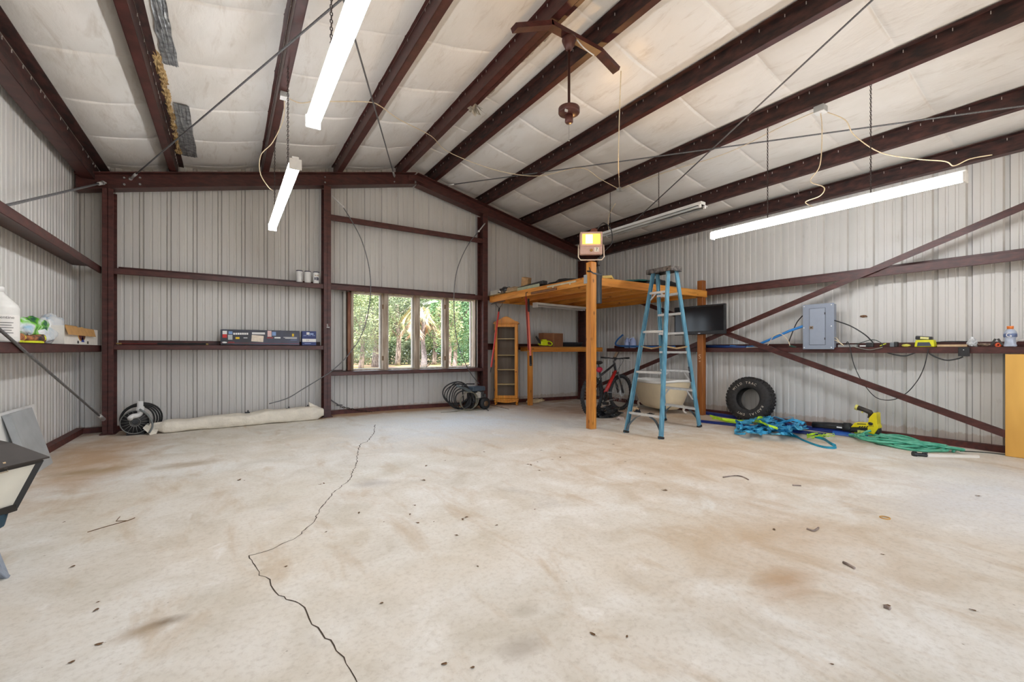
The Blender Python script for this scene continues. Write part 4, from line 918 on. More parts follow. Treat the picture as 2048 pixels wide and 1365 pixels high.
for t in (.50, .76, .89):
    p = a_.lerp(b_, t) + Vector((0, .02, .175 + .06 * t)); mb = MB(); mb.box(p, (.07, .02, .02)); mb.box(p + Vector((.01, 0, .02)), (.02, .02, .03)); mb.build('clip', BLACKP, o)

# ================================================================== PRESSURE WASHER
c = FL(948, 818); c.y = 8.25; c.x = PY(948, 810, 8.25).x; c.z = fz(c.x)
o = thing('pressure_washer', 'engine-driven pressure washer with coiled hoses beside the right window column', 'pressure washer', c)
Mw = TR(c, R(8))
mb = MB(Mw); mb.box((0.02, 0, .16), (.36, .3, .03)); mb.box((-.12, 0, .09), (.03, .3, .14)); mb.build('frame', BLACK, o, .004)
mb = MB(Mw); mb.box((.05, .02, .27), (.28, .24, .2)); mb.cyl((.05, -.11, .27), (.05, -.16, .27), .075, 16); mb.box((.19, -.02, .25), (.12, .16, .12)); mb.build('engine', mat('engine_dark', sr(48, 50, 54), .5, .2, .5, 22, sr(96, 96, 96)), o, .012, 2)
mb = MB(Mw); mb.box((.05, 0.0, .43), (.33, .25, .10)); mb.build('fuel_tank', mat('tank_blue_grey', sr(72, 84, 96), .35, 0, .2), o, .02, 3)
mb = MB(Mw); mb.box((.0, -.15, .30), (.12, .03, .11)); mb.cyl((.0, -.14, .36), (.0, -.2, .36), .02); mb.build('cover', mat('recoil_cover', sr(196, 190, 180), .4, .3, .2), o, .012, 2)
for s_ in (-1, 1):
    wp = (.12, s_ * .20 - .02, .125); mb = MB(Mw); Mt = Matrix.Translation(wp) @ Matrix.Rotation(PI / 2, 4, 'X'); mb.lathe([(.045, -.04), (.10, -.05), (.125, -.03), (.125, .03), (.10, .05), (.045, .04)], 24, Mt); w_ = mb.build('wheel', BLACK, o)
    mb = MB(Mw); mb.lathe([(.012, -.052), (.055, -.056), (.055, .056), (.012, .052)], 16, Mt); mb.build('wheel_hub', mat('hub_brown', sr(96, 70, 44), .5), w_)
mb = MB(Mw)
for k in range(7):
    q = random.Random(k); rr = .19 + .022 * k; mb.tube([Vector((-.36 - .012 * k + (rr * math.cos(a)) * 1.0, -.12 + .025 * k + .02 * math.sin(3 * a + k), .035 + rr * 1.02 + rr * math.sin(a) * (1.0 if k < 5 else .72))) for a in [2 * PI * j / 30 for j in range(30)]], .011 if k % 3 else .014, 7, True)
mb.build('hose', BLACK, o)
mb = MB(Mw)
for k in range(3): mb.tube([Vector((-.28 + .19 * math.cos(a) * (1 + .12 * k), -.2 - .01 * k, .21 + (.2 - .012 * k) * math.sin(a))) for a in [2 * PI * j / 26 for j in range(26)]], .007, 6, True)
mb.tube(spline([(-.9, -.12, .012), (-.65, -.16, .012), (-.45, -.2, .03), (-.25, -.24, .012), (.05, -.26, .012)], 6), .011, 6)
mb.build('grey_hose', mat('hose_olive', sr(120, 116, 100), .5), o)
mb = MB(Mw); mb.bar((-.58, -.2, .54), (-.40, -.2, .47), .035, .045); mb.bar((-.40, -.2, .47), (-.24, -.2, .40), .05, .06); mb.build('spray_gun', mat('gun_grey', sr(84, 92, 94), .4), o, .01, 2)
mb = MB(Mw); mb.bar((-.24, -.19, .42), (-.15, -.17, .28), .03, .05); mb.bar((-.42, -.2, .5), (-.36, -.2, .55), .02, .02); mb.build('trigger_grip', BLACKP, o, .006)
mb = MB(Mw); mb.tube([(-.2, .1, .1), (-.22, .12, .5), (-.1, .12, .53), (.1, .12, .52)], .012, 8); mb.build('handle', BLACK, o)
# sticks near it
for k, (a_, b_, lb) in enumerate((((977, 810), (1018, 819), 'dark twig lying on the floor in front of the pine cabinet'), ((972, 818), (977, 822), 'short black stub on the floor by the washer wheel'))):
    p, q = FL(*a_, .006), FL(*b_, .006); mb = MB(); mb.tube([p, p.lerp(q, .5) + Vector((.0, .02, .004)), q], .007, 6); 
    if k == 0: mb.tube([p.lerp(q, .6), p.lerp(q, .75) + Vector((.03, .08, .02))], .005, 5)
    tag(mb.build('twig', BLACK if k else BARK, None, loc=(p + q) / 2), lb, 'twig')

# ================================================================== PINE DISPLAY CABINET
fl_, fr_ = PY(989, 808, 8.60), PY(1035.5, 808, 8.28); fl_.z = fr_.z = fz(5.4)
xa = (fr_ - fl_); Wc = xa.length; rz = math.atan2(xa.y, xa.x); c = (fl_ + fr_) / 2; c.z = fz(c.x)
o = thing('display_cabinet', 'tall narrow golden pine cabinet with a glazed door and curved feet', 'cabinet', c); Mc = TR(c, rz)
fwc = c.dot(FW); Ht = EYE + (700 - 648) / F * fwc - c.z; Hb = .155; D_ = .25; t = .022
mb = MB(Mc); mb.box((-Wc / 2 + t / 2, D_ / 2, (Hb + Ht) / 2), (t, D_, Ht - Hb)); mb.box((Wc / 2 - t / 2, D_ / 2, (Hb + Ht) / 2), (t, D_, Ht - Hb)); mb.box((0, D_ / 2, Hb + t / 2), (Wc, D_, t)); mb.box((0, D_ / 2, Ht - t / 2), (Wc, D_, t)); mb.build('carcass', PINE, o, .003)
mb = MB(Mc); mb.box((0, D_ - .006, (Hb + Ht) / 2), (Wc, .012, Ht - Hb)); mb.build('back_panel', mat('dull_back_panel', sr(104, 88, 76), .7, 0, .2, 5, None, (3, 3, .2)), o)
mb = MB(Mc); mb.box((0, D_ / 2 - .01, Ht + .012), (Wc + .06, D_ + .05, .024))
pts = [(-Wc / 2 - .01, 0), (Wc / 2 + .01, 0)] + [(Wc / 2 * (1 - 2 * s_), .03 + .095 * (math.sin(PI * s_) ** 2.2) + .018 * math.sin(PI * s_)) for s_ in [k / 24 for k in range(25)]]
mb.prism(pts, .022, Matrix.Translation((0, .022, Ht + .024)) @ Matrix.Rotation(PI / 2, 4, 'X')); mb.build('crown', PINE, o, .004)
mb = MB(Mc); mb.box((0, D_ / 2 - .01, Hb - .012), (Wc + .04, D_ + .04, .024)); mb.prism([(-Wc / 2, 0), (-Wc / 2, -.035)] + [(Wc / 2 * (-1 + 2 * s_), -.035 - .04 * math.sin(PI * s_)) for s_ in [k / 14 for k in range(15)]] + [(Wc / 2, 0)], .02, Matrix.Translation((0, .015, Hb - .022)) @ Matrix.Rotation(PI / 2, 4, 'X')); mb.build('apron', PINE, o, .003)
for sx in (-1, 1):
    for yy_ in (.015, D_ - .03):
        mb = MB(Mc); P = spline([(sx * (Wc / 2 - .03), yy_, Hb - .03), (sx * (Wc / 2 - .015), yy_ - .01, Hb - .075), (sx * (Wc / 2 - .035), yy_, .045), (sx * (Wc / 2 - .005), yy_ - .012, .012)], 4); mb.tube(P, .02, 8, rs=[.03 - .014 * k / len(P) for k in range(len(P))]); mb.build('leg', PINE, o)
dw = Wc - .02; z0, z1 = Hb + .012, Ht - .015; sw = .058
mb = MB(Mc)
for sx in (-1, 1): mb.box((sx * (dw / 2 - sw / 2), -.011, (z0 + z1) / 2), (sw, .022, z1 - z0))
mb.box((0, -.011, z0 + sw * .55), (dw - 2 * sw, .022, sw * 1.1)); mb.box((0, -.011, z1 - sw / 2), (dw - 2 * sw, .022, sw)); dr = mb.build('door', PINE, o, .003)
mb = MB(Mc); mb.box((0, -.008, (z0 + z1) / 2), (dw - 2 * sw, .003, z1 - z0 - 2 * sw)); mb.build('pane', GLASS, dr)
mb = MB(Mc); mb.ball((dw / 2 - sw / 2, -.035, Hb + (Ht - Hb) * .36), .016); mb.build('knob', mat('knob_dark_pine', sr(150, 78, 32), .4), dr)
for zz in (.12, .5, .9): mb = MB(Mc); mb.box((-Wc / 2 + .003, -.012, Hb + (Ht - Hb) * zz), (.012, .02, .06)); mb.build('hinge', BLACKP, dr)
for k, zz in enumerate((.19, .385, .58, .80)): mb = MB(Mc); mb.box((0, D_ / 2, Hb + (Ht - Hb) * zz), (Wc - 2 * t, D_ - .03, .014)); mb.build('shelf', mat('pale_shelf', sr(214, 184, 130), .5), o)
# ================================================================== LOFT
ZL = 2.44; LX0, LX1, LY0, LY1 = 4.96, 8.14, 5.27, 8.50
o = loft = thing('storage_loft', 'amber lumber loft platform on posts in the far right corner', 'loft', (LX0, LY0, fz(LX0)))
def part(name, fn, m, bev=.004): mb = MB(); fn(mb); return mb.build(name, m, loft, bev)
bh = .135
part('rim_board', lambda mb: mb.box((LX0, (LY0 + LY1) / 2, ZL - bh / 2), (.042, LY1 - LY0, bh)), WOODY)
part('rim_board', lambda mb: mb.box(((LX0 + LX1) / 2 + .02, LY0, ZL - bh / 2), (LX1 - LX0, .042, bh)), WOODX)
part('rim_board', lambda mb: mb.box(((LX0 + LX1) / 2, LY1, ZL - bh / 2), (LX1 - LX0 - .05, .042, bh)), WOODX)
for k in range(1, 7): part('joist', lambda mb: mb.box((LX0 + (LX1 - LX0) * k / 6.2, (LY0 + LY1) / 2, ZL - bh / 2 - .004), (.042, LY1 - LY0 - .05, bh)), WOODY)
part('deck', lambda mb: mb.box(((LX0 + LX1) / 2 + .06, (LY0 + LY1) / 2 + .06, ZL + .008), (LX1 - LX0 - .1, LY1 - LY0 - .16, .016)), PLY)
PW = .12
pz = fz(LX0); ptop = EYE + (700 - 526) / F * (Vector((LX0 - .06, LY0 - .06, 0)).dot(FW))
fpost = part('post', lambda mb: mb.box((LX0 - .06, LY0 - .09, (pz + ptop) / 2), (PW, PW, ptop - pz)), WOOD, .006)
p3 = PX(1403, 700, 8.06); z3 = EYE + (700 - 562) / F * p3.dot(FW)
part('post', lambda mb: mb.box((p3.x, p3.y, (fz(p3.x) + z3) / 2), (.12, .12, z3 - fz(p3.x))), wood('dark_amber_post', sr(134, 74, 26), sr(158, 92, 36), sr(178, 112, 52), (1, 1, .07)), .006)
mb = MB(); mb.text('S', .13, Matrix.Translation((p3.x - .0615, p3.y, PX(1404, 714, p3.x).z)) @ Matrix(((0, 0, -1, 0), (-1, 0, 0, 0), (0, 1, 0, 0), (0, 0, 0, 1)))); mb.box((p3.x - .0615, p3.y, PX(1404, 723, p3.x).z), (.002, .035, .02)); mb.build('chalk_mark', mat('chalk', sr(226, 190, 150), .8), loft)
mb = MB(); mb.box((p3.x - .065, p3.y + .01, ZL - .06), (.006, .06, .12)); mb.build('joist_hanger', GALV, loft)
# bench under the loft
ZBN = 1.30; o = thing('workbench', 'narrow lumber bench along the gable under the loft, with one front post', 'bench', (5.81, 8.2, fz(5.8)))
mb = MB(); mb.box(((5.80 + 8.1) / 2, 8.16, ZBN - .055), (8.1 - 5.80, .04, .11)); mb.build('front_rail', WOODX, o, .004)
mb = MB(); mb.box(((5.80 + 7.75) / 2, 8.36, ZBN + .008), (1.95, .42, .016)); mb.build('top', PLY, o)
mb = MB(); mb.box((5.86, 8.22, (fz(5.86) + ZBN - .11) / 2), (.10, .09, ZBN - .11 - fz(5.86))); mb.build('post', WOOD, o, .005)
mb = MB(); mb.box((5.90, 8.42, ZBN - .05), (.04, .46, .09)); mb.build('cross_rail', WOODY, o)
# things on the bench
ZB2 = ZBN + .016
def onb(u, Y): p = PY(u, 700, Y); return Vector((p.x, Y, ZB2))
pA, pB = onb(1082, 8.40), onb(1121, 8.40); c = (pA + pB) / 2; o = thing('cardboard_box', 'closed brown cardboard box on the bench under the loft', 'box', c)
mb = MB(); hB = EYE + 33 / F * c.dot(FW) - ZB2; mb.box(c + Vector((0, 0, hB / 2)), (pB.x - pA.x, .2, hB)); mb.build('body', mat('dull_cardboard', sr(132, 86, 56), .8, 0, .1), o, .004)
mb = MB(); mb.box(c + Vector((0, -.102, hB / 2)), (.05, .002, hB)); mb.box(c + Vector((0, 0, hB + .001)), (.05, .2, .002)); mb.build('packing_tape', mat('box_tape', sr(150, 104, 70), .4), o)
pA, pB = onb(1122, 8.36), onb(1164, 8.36); c = (pA + pB) / 2; mb = MB(); w = (pB.x - pA.x) / 2
mb.lathe([(w * .86, 0), (w * .98, .09), (w * 1.02, .095), (w * 1.02, .11), (w * .96, .11), (w * .84, .015), (1e-4, .012)], 28, TR(c) @ Matrix.Diagonal((1, .42, 1, 1))); tag(mb.build('plastic_tub', mat('grey_black_tub', (.03, .032, .036), .45), None, loc=c), 'low dark plastic tub on the bench, right of the cardboard box', 'tub')
pA = onb(1077, 8.25); c = pA + Vector((.14, 0, 0)); o = thing('chainsaw', 'small neon yellow and black chainsaw on the bench before the cardboard box', 'chainsaw', c); NEON = mat('neon_yellow', sr(214, 226, 20), .4, 0, .12)
mb = MB(TR(c)); mb.box((0, 0, .075), (.2, .12, .11)); mb.box((.02, 0, .145), (.13, .09, .05)); mb.build('body', NEON, o, .02, 2)
mb = MB(TR(c)); mb.tube(spline([(.08, 0, .05), (.22, 0, .03), (.27, 0, .07), (.2, 0, .12), (.08, 0, .13)], 4), .014, 8); mb.build('handle', NEON, o)
mb = MB(TR(c)); mb.tube(spline([(-.08, -.05, .04), (-.13, -.05, .05), (-.12, .05, .06), (-.08, .05, .05)], 4), .011, 7); mb.build('front_handle', NEON, o)
mb = MB(TR(c)); mb.prism([(-.05, .06), (-.22, .25), (-.25, .22), (-.10, .03)], .02, Matrix.Translation((0, -.02, 0)) @ Matrix.Rotation(PI / 2, 4, 'X')); mb.build('guard', BLACKP, o)
# jugs and blue hose on the right girt
ZG = 1.279
def ong(u, X=8.26): p = PX(u, 690, X); return Vector((X, p.y, ZG))
for k, (u, lab) in enumerate(((1255, 'pale blue gallon jug, left of two on the girt behind the ladder'), (1266, 'pale blue gallon jug, right of two on the girt, next to the ladder'))):
    c = ong(u, 8.28); o = thing('gallon_jug', lab, 'jug', c, 'gallon jugs on the right girt'); JB = mat('blue_jug', sr(168, 184, 226), .35, 0, .08)
    mb = MB(TR(c)); r_ = .075; mb.lathe([(r_ * .95, 0), (r_, .01), (r_, .15), (r_ * .85, .19), (.03, .24), (.026, .26)], 20); mb.build('body', JB, o)
    mb = MB(TR(c)); mb.lathe([(.03, .255), (.03, .28), (1e-4, .282)], 14); mb.build('cap', WHITEP, o)
    a = R(200 - 60 * k); mb = MB(TR(c)); d = Vector((math.cos(a), math.sin(a), 0)); mb.tube(spline([d * .03 + Vector((0, 0, .235)), d * .07 + Vector((0, 0, .235)), d * .085 + Vector((0, 0, .19)), d * .075 + Vector((0, 0, .15))], 4), .011, 8); mb.build('handle', JB, o)
BLUEH = mat('blue_hose', sr(56, 110, 176), .45, 0, .15, 9)
p = [PX(1246, 670, 8.25), PX(1236, 679, 8.25), PX(1231, 688, 8.24), PX(1237, 692, 8.22), PX(1262, 693, 8.20), PX(1300, 694, 8.20), PX(1350, 694, 8.20)]
wire('hose', p, .022, BLUEH, 'blue hose end curling up beside the gallon jugs', 'hose', n_=10)
# ================================================================== THINGS ON THE LOFT
ZD = ZL + .017
def onl(u, X): p = PX(u, 600, X); return Vector((X, p.y, ZD))
c = onl(993, 5.10); mb = MB(); mb.box(c + Vector((0, 0, .06)), (.16, .3, .12)); tag(mb.build('white_box', mat('white_carton', sr(216, 212, 200), .7, 0, .06), None, loc=c, bev=.004), 'white box at the gable end of the loft edge', 'box')
c = onl(1011, 5.06); mb = MB(); mb.blob(c + Vector((0, 0, .06)), (.12, .22, .085), 21, .4, 2.4, 3, flat=-.06); o = thing('tool_case', 'black soft tool case lying open on the loft edge', 'case', c); mb.build('case_body', BLACKP, o)
mb = MB(); mb.box(c + Vector((-.115, .05, .05)), (.01, .07, .03), 0, None, 1, Matrix.Rotation(R(25), 4, 'X')); mb.build('tag', WHITEP, o)
c = onl(1028, 5.12); mb = MB(); mb.blob(c + Vector((0, 0, .05)), (.14, .25, .07), 23, .5, 3, 3, flat=-.05); tag(mb.build('crumpled_paper', mat('kraft_paper', sr(176, 150, 116), .8, 0, .2, 12, bmp=.02), None, loc=c), 'crumpled tan paper behind the green trough on the loft', 'paper')
c = onl(1052, 5.10); mb = MB(TR(c + Vector((0, 0, .13)), R(20), R(14), R(-10))); mb.box((0, 0, 0), (.13, .16, .26)); tag(mb.build('wood_block', mat('tan_wood_block', sr(166, 130, 88), .7, 0, .25, 14, bmp=.01), None, loc=c, bev=.006), 'tan wooden block standing on end on the loft edge', 'block')
p, q = PX(1034, 598, 4.97), PX(1078, 580, 4.97); p.z = q.z = ZL + .03; p.x = q.x = 4.98; o = thing('trough', 'pale green metal trough with black liner tilted along the loft edge', 'trough', (p + q) / 2)
mb = MB(); mb.bar(p, q, .012, .075); mb.bar(p + Vector((.06, 0, -.03)), q + Vector((.06, 0, -.03)), .12, .01); mb.build('trough_body', mat('pale_green_metal', sr(160, 170, 146), .45, .1, .15), o)
mb = MB(); mb.bar(p + Vector((.06, 0, .02)), q + Vector((.06, -.1, .05)), .12, .07); mb.build('liner', BLACK, o, .01)
p, q = PX(1095, 579, 4.93), PX(1152, 565, 4.93); mb = MB(); p.z = q.z = 2.40; mb.cyl(p, q, .016, 10); mb.box(p.lerp(q, .2) + Vector((.008, 0, -.02)), (.02, .03, .03)); mb.box(p.lerp(q, .8) + Vector((.008, 0, -.02)), (.02, .03, .03)); tag(mb.build('white_pole', mat('cream_pole', sr(232, 220, 190), .4), None, loc=(p + q) / 2), 'cream pole fixed along the face of the left loft rim', 'pole')
p, q = PX(1062, 594, 4.92), PX(1113, 592, 4.92); mb = MB(); p.z = q.z = 2.335; mb.bar(p, q, .03, .045); tag(mb.build('wood_offcut', mat('brown_offcut', sr(118, 76, 46), .6, 0, .2), None, loc=(p + q) / 2, bev=.01), 'rounded brown offcut along the loft rim under the green trough', 'offcut')
p, q = PX(978, 600, 4.98), PX(1040, 596, 5.02); mb = MB(); p.z = q.z = ZD + .012; mb.bar(p + Vector((.05, .1, 0)), q, .1, .015); tag(mb.build('plank', mat('pale_plank', sr(196, 170, 120), .6, 0, .15), None, loc=q), 'pale thin plank at the gable end of the loft edge', 'plank')
c = PX(1130, 560, 5.55); c.z = ZD; mb = MB(); mb.blob(c + Vector((0, 0, .06)), (.28, .55, .09), 31, .4, 2, 3, flat=-.06); o = thing('duffel_bag', 'flat black bag with silver trim on the loft, left of the floodlight post', 'bag', c); mb.build('bag_body', BLACK, o)
mb = MB(); q = PX(1115, 560, 5.35); q.z = ZD + .07; mb.blob(q, (.05, .13, .04), 4, .5, 3, 2); mb.build('silver_trim', ALU, o)
c = PX(1228, 556, 5.75); c.y = LY0 + .25; c.x = PY(1228, 556, LY0 + .3).x; c.z = ZD; mb = MB(); mb.box(c + Vector((-.05, .1, .03)), (.16, .9, .045), 0, None, 1, Matrix.Rotation(R(-52), 4, 'Z')); tag(mb.build('board', mat('fresh_board', sr(232, 204, 120), .6, 0, .15, 7), None, loc=c, bev=.003), 'fresh pale yellow board end on the loft beside the teal tarp', 'board')
TEAL = mat('teal_tarp', sr(0, 100, 104), .5, 0, .3, 5, sr(26, 136, 136), bmp=.02); c = PY(1277, 565, LY0 + .62); c.z = ZD; mb = MB()
def tarp(s_, t): return (c.x - .62 + 1.3 * s_, c.y - .35 + .8 * t, ZD + .02 + .15 * (math.sin(PI * s_) ** .5) * (math.sin(PI * (.12 + .85 * t)) ** .6) + .02 * noise.noise(Vector((s_ * 5, t * 5, 2))))
mb.grid(tarp, 26, 16); tag(mb.build('tarp', TEAL, None, loc=c), 'teal tarp heaped on the loft behind the ladder top', 'tarp')
c = PY(1322, 575, LY0 + .35); c.z = ZD; mb = MB(); mb.blob(c + Vector((0, 0, .07)), (.5, .2, .1), 37, .35, 2, 3, flat=-.07); tag(mb.build('dark_bundle', BLACK, None, loc=c), 'dark bundle on the loft front edge behind the ladder', 'bundle')
# rake and pruner hanging
RED = mat('red_handle', sr(206, 72, 66), .45, 0, .12, 20); DKR = mat('dark_red_handle', sr(150, 52, 46), .45, 0, .12, 20)
ht, hb = PX(998, 620, 4.86), PX(981, 745, 4.86); hb = PX(981, 745, 4.84)
o = thing('leaf_rake', 'rake with red handle hanging head-up from the loft, left of the cabinet', 'rake', hb)
d = (ht - hb).normalized(); mb = MB(); mb.cyl(hb + d * .12, ht - d * .04, .019, 10); mb.build('handle', RED, o)
mb = MB(); mb.cyl(hb, hb + d * .13, .009, 8); mb.cyl(ht - d * .06, ht + d * .04, .015, 8); mb.build('ferrule', BLACKP, o)
mb = MB(); hz = ht + d * .04; y0_, y1_ = PX(985, 605, 4.9).y, PX(1019, 603, 4.9).y
for s_ in (-1, 1): mb.tube(spline([hz, hz + Vector((0, s_ * .10, .06)), hz + Vector((0, s_ * .15, .13))], 4), .006, 6)
yb = hz.z + .13; mb.box((hz.x, hz.y, yb), (.012, .46, .016))
for k in range(13): yk = hz.y - .21 + .035 * k; mb.tube([(hz.x, yk, yb), (hz.x - .05, yk, yb - .01), (hz.x - .085, yk, yb - .05)], .0035, 5)
mb.build('rake_head', mat('rake_steel', sr(60, 56, 54), .5, .3), o)
t0, t1 = PX(1052, 594, 4.90), PX(1061, 735, 4.90)
o = thing('lopper', 'long red-handled lopper hanging from the loft rim, right of the cabinet', 'lopper', t1); t2 = PX(1056, 690, 4.89)
mb = MB(); mb.cyl(t0, PX(1057.5, 700, 4.90), .02, 10); mb.build('handle', DKR, o); mb = MB(); mb.cyl(PX(1056.5, 622, 4.87), PX(1061, 712, 4.87), .018, 10); mb.build('handle', mat('pink_red_handle', sr(224, 120, 100), .45), o)
mb = MB(); mb.cyl(PX(1057, 598, 4.87), PX(1057.5, 624, 4.87), .02, 10); mb.cyl(PX(1061, 711, 4.88), PX(1061.5, 730, 4.88), .026, 10); mb.ball(PX(1061.5, 730, 4.88), .028); mb.build('grip', BLACKP, o)
mb = MB(); mb.tube([t0 + Vector((0, 0, -.03)), t0 + Vector((.0, 0, .08)), t0 + Vector((.06, 0, .10))], .008, 6); mb.build('hook', BLACKP, o)
p = FL(1070, 806); mb = MB(); mb.blob(p + Vector((.1, .1, .03)), (.32, .12, .05), 61, .5, 2.4, 3, flat=-.03, rz=.3); tag(mb.build('rag', mat('cream_rag', sr(226, 206, 166), .8, 0, .2, 16), None, loc=p), 'cream rag on the floor behind the bench post', 'rag')
# ================================================================== FLOODLIGHT
pc = Vector((LX0 - .06, LY0 - .09, ptop)); fdir = Vector((-.60, -.80, 0)).normalized(); rzf = math.atan2(fdir.y, fdir.x) + PI / 2
c = pc + Vector((0, 0, .03)); o = thing('floodlight', 'lit orange halogen work lamp numbered 7 on top of the loft post', 'work lamp', pc); Ml = TR(c, rzf)
LAMPB = mat('lamp_housing', sr(206, 170, 156), .5, .1, .1)
Wf, Hf = .36, .36
mb = MB(Ml); mb.box((0, .04, .28), (Wf, .10, Hf)); mb.box((0, .10, .29), (Wf * .8, .06, Hf * .6)); mb.build('housing', LAMPB, o, .02, 3)
mb = MB(Ml); z_ = .345
for sx in (-1, 1): mb.box((sx * (Wf / 2 - .02), -.018, z_), (.03, .024, .19))
mb.box((0, -.018, z_ + .10), (Wf - .01, .024, .03)); mb.box((0, -.018, z_ - .10), (Wf - .01, .024, .03)); mb.build('bezel', LAMPB, o, .006)
mb = MB(Ml); mb.box((0, -.014, z_), (Wf - .06, .004, .17)); mb.build('lens', emit('halogen_glow', (1., .66, .11), .5, .02), o)
mb = MB(Ml); mb.box((-.035, -.018, z_), (.11, .006, .14)); mb.build('halogen_bulb', emit('halogen_core', (1., .90, .5), 1.2, .02), o)
la = bpy.data.lights.new('halogen_beam', 'AREA'); la.energy = 9; la.color = (1, .58, .22); la.shape = 'RECTANGLE'; la.size = .28; la.size_y = .16; lo_ = bpy.data.objects.new('halogen_beam', la); COL.objects.link(lo_); lo_.parent = o; lo_.location = (Ml @ Vector((0, -.04, z_))) - ROOT[o.name]; lo_.rotation_euler = Vector((fdir.x, fdir.y, -.12)).to_track_quat('-Z', 'Y').to_euler()
mb = MB(Ml); mb.box((.085, -.0125, .175), (.075, .004, .07)); st_ = mb.build('number_sticker', mat('sticker_white', sr(232, 222, 206), .6, 0, .03), o)
mb = MB(Ml); mb.text('7', .075, Matrix.Translation((.085, -.0155, .175)) @ Matrix.Rotation(PI / 2, 4, 'X')); mb.build('numeral', BLACKP, st_)
mb = MB(Ml); mb.cyl((.0, -.018, .165), (.0, -.008, .165), .024, 14); mb.build('badge', mat('badge_brass', sr(190, 150, 90), .4, .3), o)
mb = MB(Ml); mb.tube([(-Wf / 2 - .02, .03, .26), (-Wf / 2 - .025, .0, .06), (-Wf / 2 + .01, -.0, .012), (Wf / 2 - .01, 0, .012), (Wf / 2 + .025, .0, .06), (Wf / 2 + .02, .03, .26)], .010, 8); mb.box((0, 0, .006), (.12, .05, .012)); mb.build('bracket', mat('bracket_cream', sr(222, 204, 184), .4), o)
mb = MB(Ml); mb.box((.05, .05, .49), (.10, .06, .05)); mb.tube(spline([(-.02, .05, .465), (.02, .03, .52), (.09, .04, .52)], 4), .008, 6); mb.build('junction_cap', mat('cap_brown', sr(110, 58, 42), .5), o, .008)
mb = MB(Ml); mb.tube(spline([(.1, .06, .51), (.2, .06, .62), (.32, .06, .52), (.34, .06, .3), (.22, .07, .16), (.14, .08, .05), (.12, .08, -.1), (.16, .08, -.3)], 6), .008, 6); mb.build('power_cord', BLACKP, o)
cc = pc + Vector((.125, -.01, -.0)); zt2 = EYE + (700 - 547) / F * (pc.dot(FW)); zb2 = EYE + (700 - 607) / F * (pc.dot(FW))
cc = Vector((pc.x + .118, pc.y - .03, 0)); o = thing('ballast_canister', 'dark grey cylinder strapped to the loft post under the work lamp', 'canister', (cc.x, cc.y, zb2))
mb = MB(TR((cc.x, cc.y, zb2))); mb.lathe([(.06, 0), (.062, .01), (.062, zt2 - zb2 - .04), (.066, zt2 - zb2 - .035), (.066, zt2 - zb2), (1e-4, zt2 - zb2)], 24); mb.build('body', mat('canister_grey', sr(58, 62, 68), .4, .1), o)
mb = MB(); zs = zt2 - .02; mb.strip(spline([(cc.x + .02, cc.y - .07, zs), (pc.x, pc.y - .065, zs + .01), (pc.x - .065, pc.y - .066, zs + .03), (pc.x - .072, pc.y + .02, zs + .05)], 4), .025, Vector((0, 0, 1)), 0, .004); mb.tube([(pc.x - .07, pc.y - .06, zs + .03), (pc.x - .10, pc.y - .06, zs + .10)], .008, 6); mb.build('strap', BLACKP, o)
mb = MB(); mb.box((pc.x - .068, pc.y + .06, ZL - .06), (.012, .07, .14)); mb.build('post_bracket', GALV, loft)
# ================================================================== BICYCLE
ra = FL(1184, 832); RWR = .385
ph = R(16); dx_ = Vector((math.cos(ph), math.sin(ph), 0)); dn = Vector((-math.sin(ph), math.cos(ph), 0)); fa = ra + dx_ * 1.20; fa.z = fz(fa.x); ra.z = fz(ra.x)
o = thing('mountain_bike', 'black mountain bike with red down tube behind the loft post', 'bicycle', ra)
Z = Vector((0, 0, 1)); RA = ra + Z * RWR; FA = fa + Z * RWR
lean = Matrix.Identity(4)
def B(a, h_, s_=0.): return ra + dx_ * a + Z * h_ + dn * s_
TIREM = mat('bike_tyre', (.02, .02, .022), .7, 0, .3, 40); BFR = mat('bike_frame_black', (.025, .025, .028), .3, .1, .2); BRED = mat('bike_red', sr(176, 34, 30), .35, 0, .15)
def wheel(cn, ax, name):
    M = Matrix.Translation(cn) @ ax.to_track_quat('Z', 'Y').to_matrix().to_4x4()
    mb = MB(M); mb.torus((0, 0, 0), RWR - .032, .034, None, 40, 10)
    for k in range(44): a = 2 * PI * k / 44; mb.box((math.cos(a) * (RWR - .002), math.sin(a) * (RWR - .002), 0), (.02, .018, .046), 0, None, 1, Matrix.Rotation(a, 4, 'Z'))
    w = mb.build('wheel', TIREM, o)
    mb = MB(M); mb.lathe([(RWR - .075, -.014), (RWR - .05, -.016), (RWR - .05, .016), (RWR - .075, .014), (RWR - .075, -.014)], 40); mb.build('rim', BFR, w)
    mb = MB(M); mb.cyl((0, 0, -.05), (0, 0, .05), .02)
    for k in range(28): a = 2 * PI * k / 28; b_ = a + (.5 if k % 2 else -.5); s_ = .03 if k % 4 < 2 else -.03; mb.tube([(.02 * math.cos(b_), .02 * math.sin(b_), s_), ((RWR - .07) * math.cos(a), (RWR - .07) * math.sin(a), 0)], .0016, 4)
    mb.build('spokes_and_hub', ALU, w)
    mb = MB(M); mb.lathe([(.05, -.042), (.085, -.042), (.085, -.039), (.05, -.039), (.05, -.042)], 24); mb.build('brake_disc', GALV, w)
steer = R(11); sx_ = Vector((math.cos(ph - steer), math.sin(ph - steer), 0)); sn = Vector((-sx_.y, sx_.x, 0))
wheel(RA, dn, 'wheel'); wheel(FA, sn, 'wheel')
BBp = B(.45, .34); HT = B(.91, .98); HB = B(.97, .84); ST = B(.30, .82); SD = B(.25, 1.0)
mb = MB()
mb.tube([HT, ST.lerp(BBp, .12)], .022, 8); mb.tube([ST, BBp], .019, 8); mb.tube([HT + Z * .03, HB - Z * .02], .026, 10)
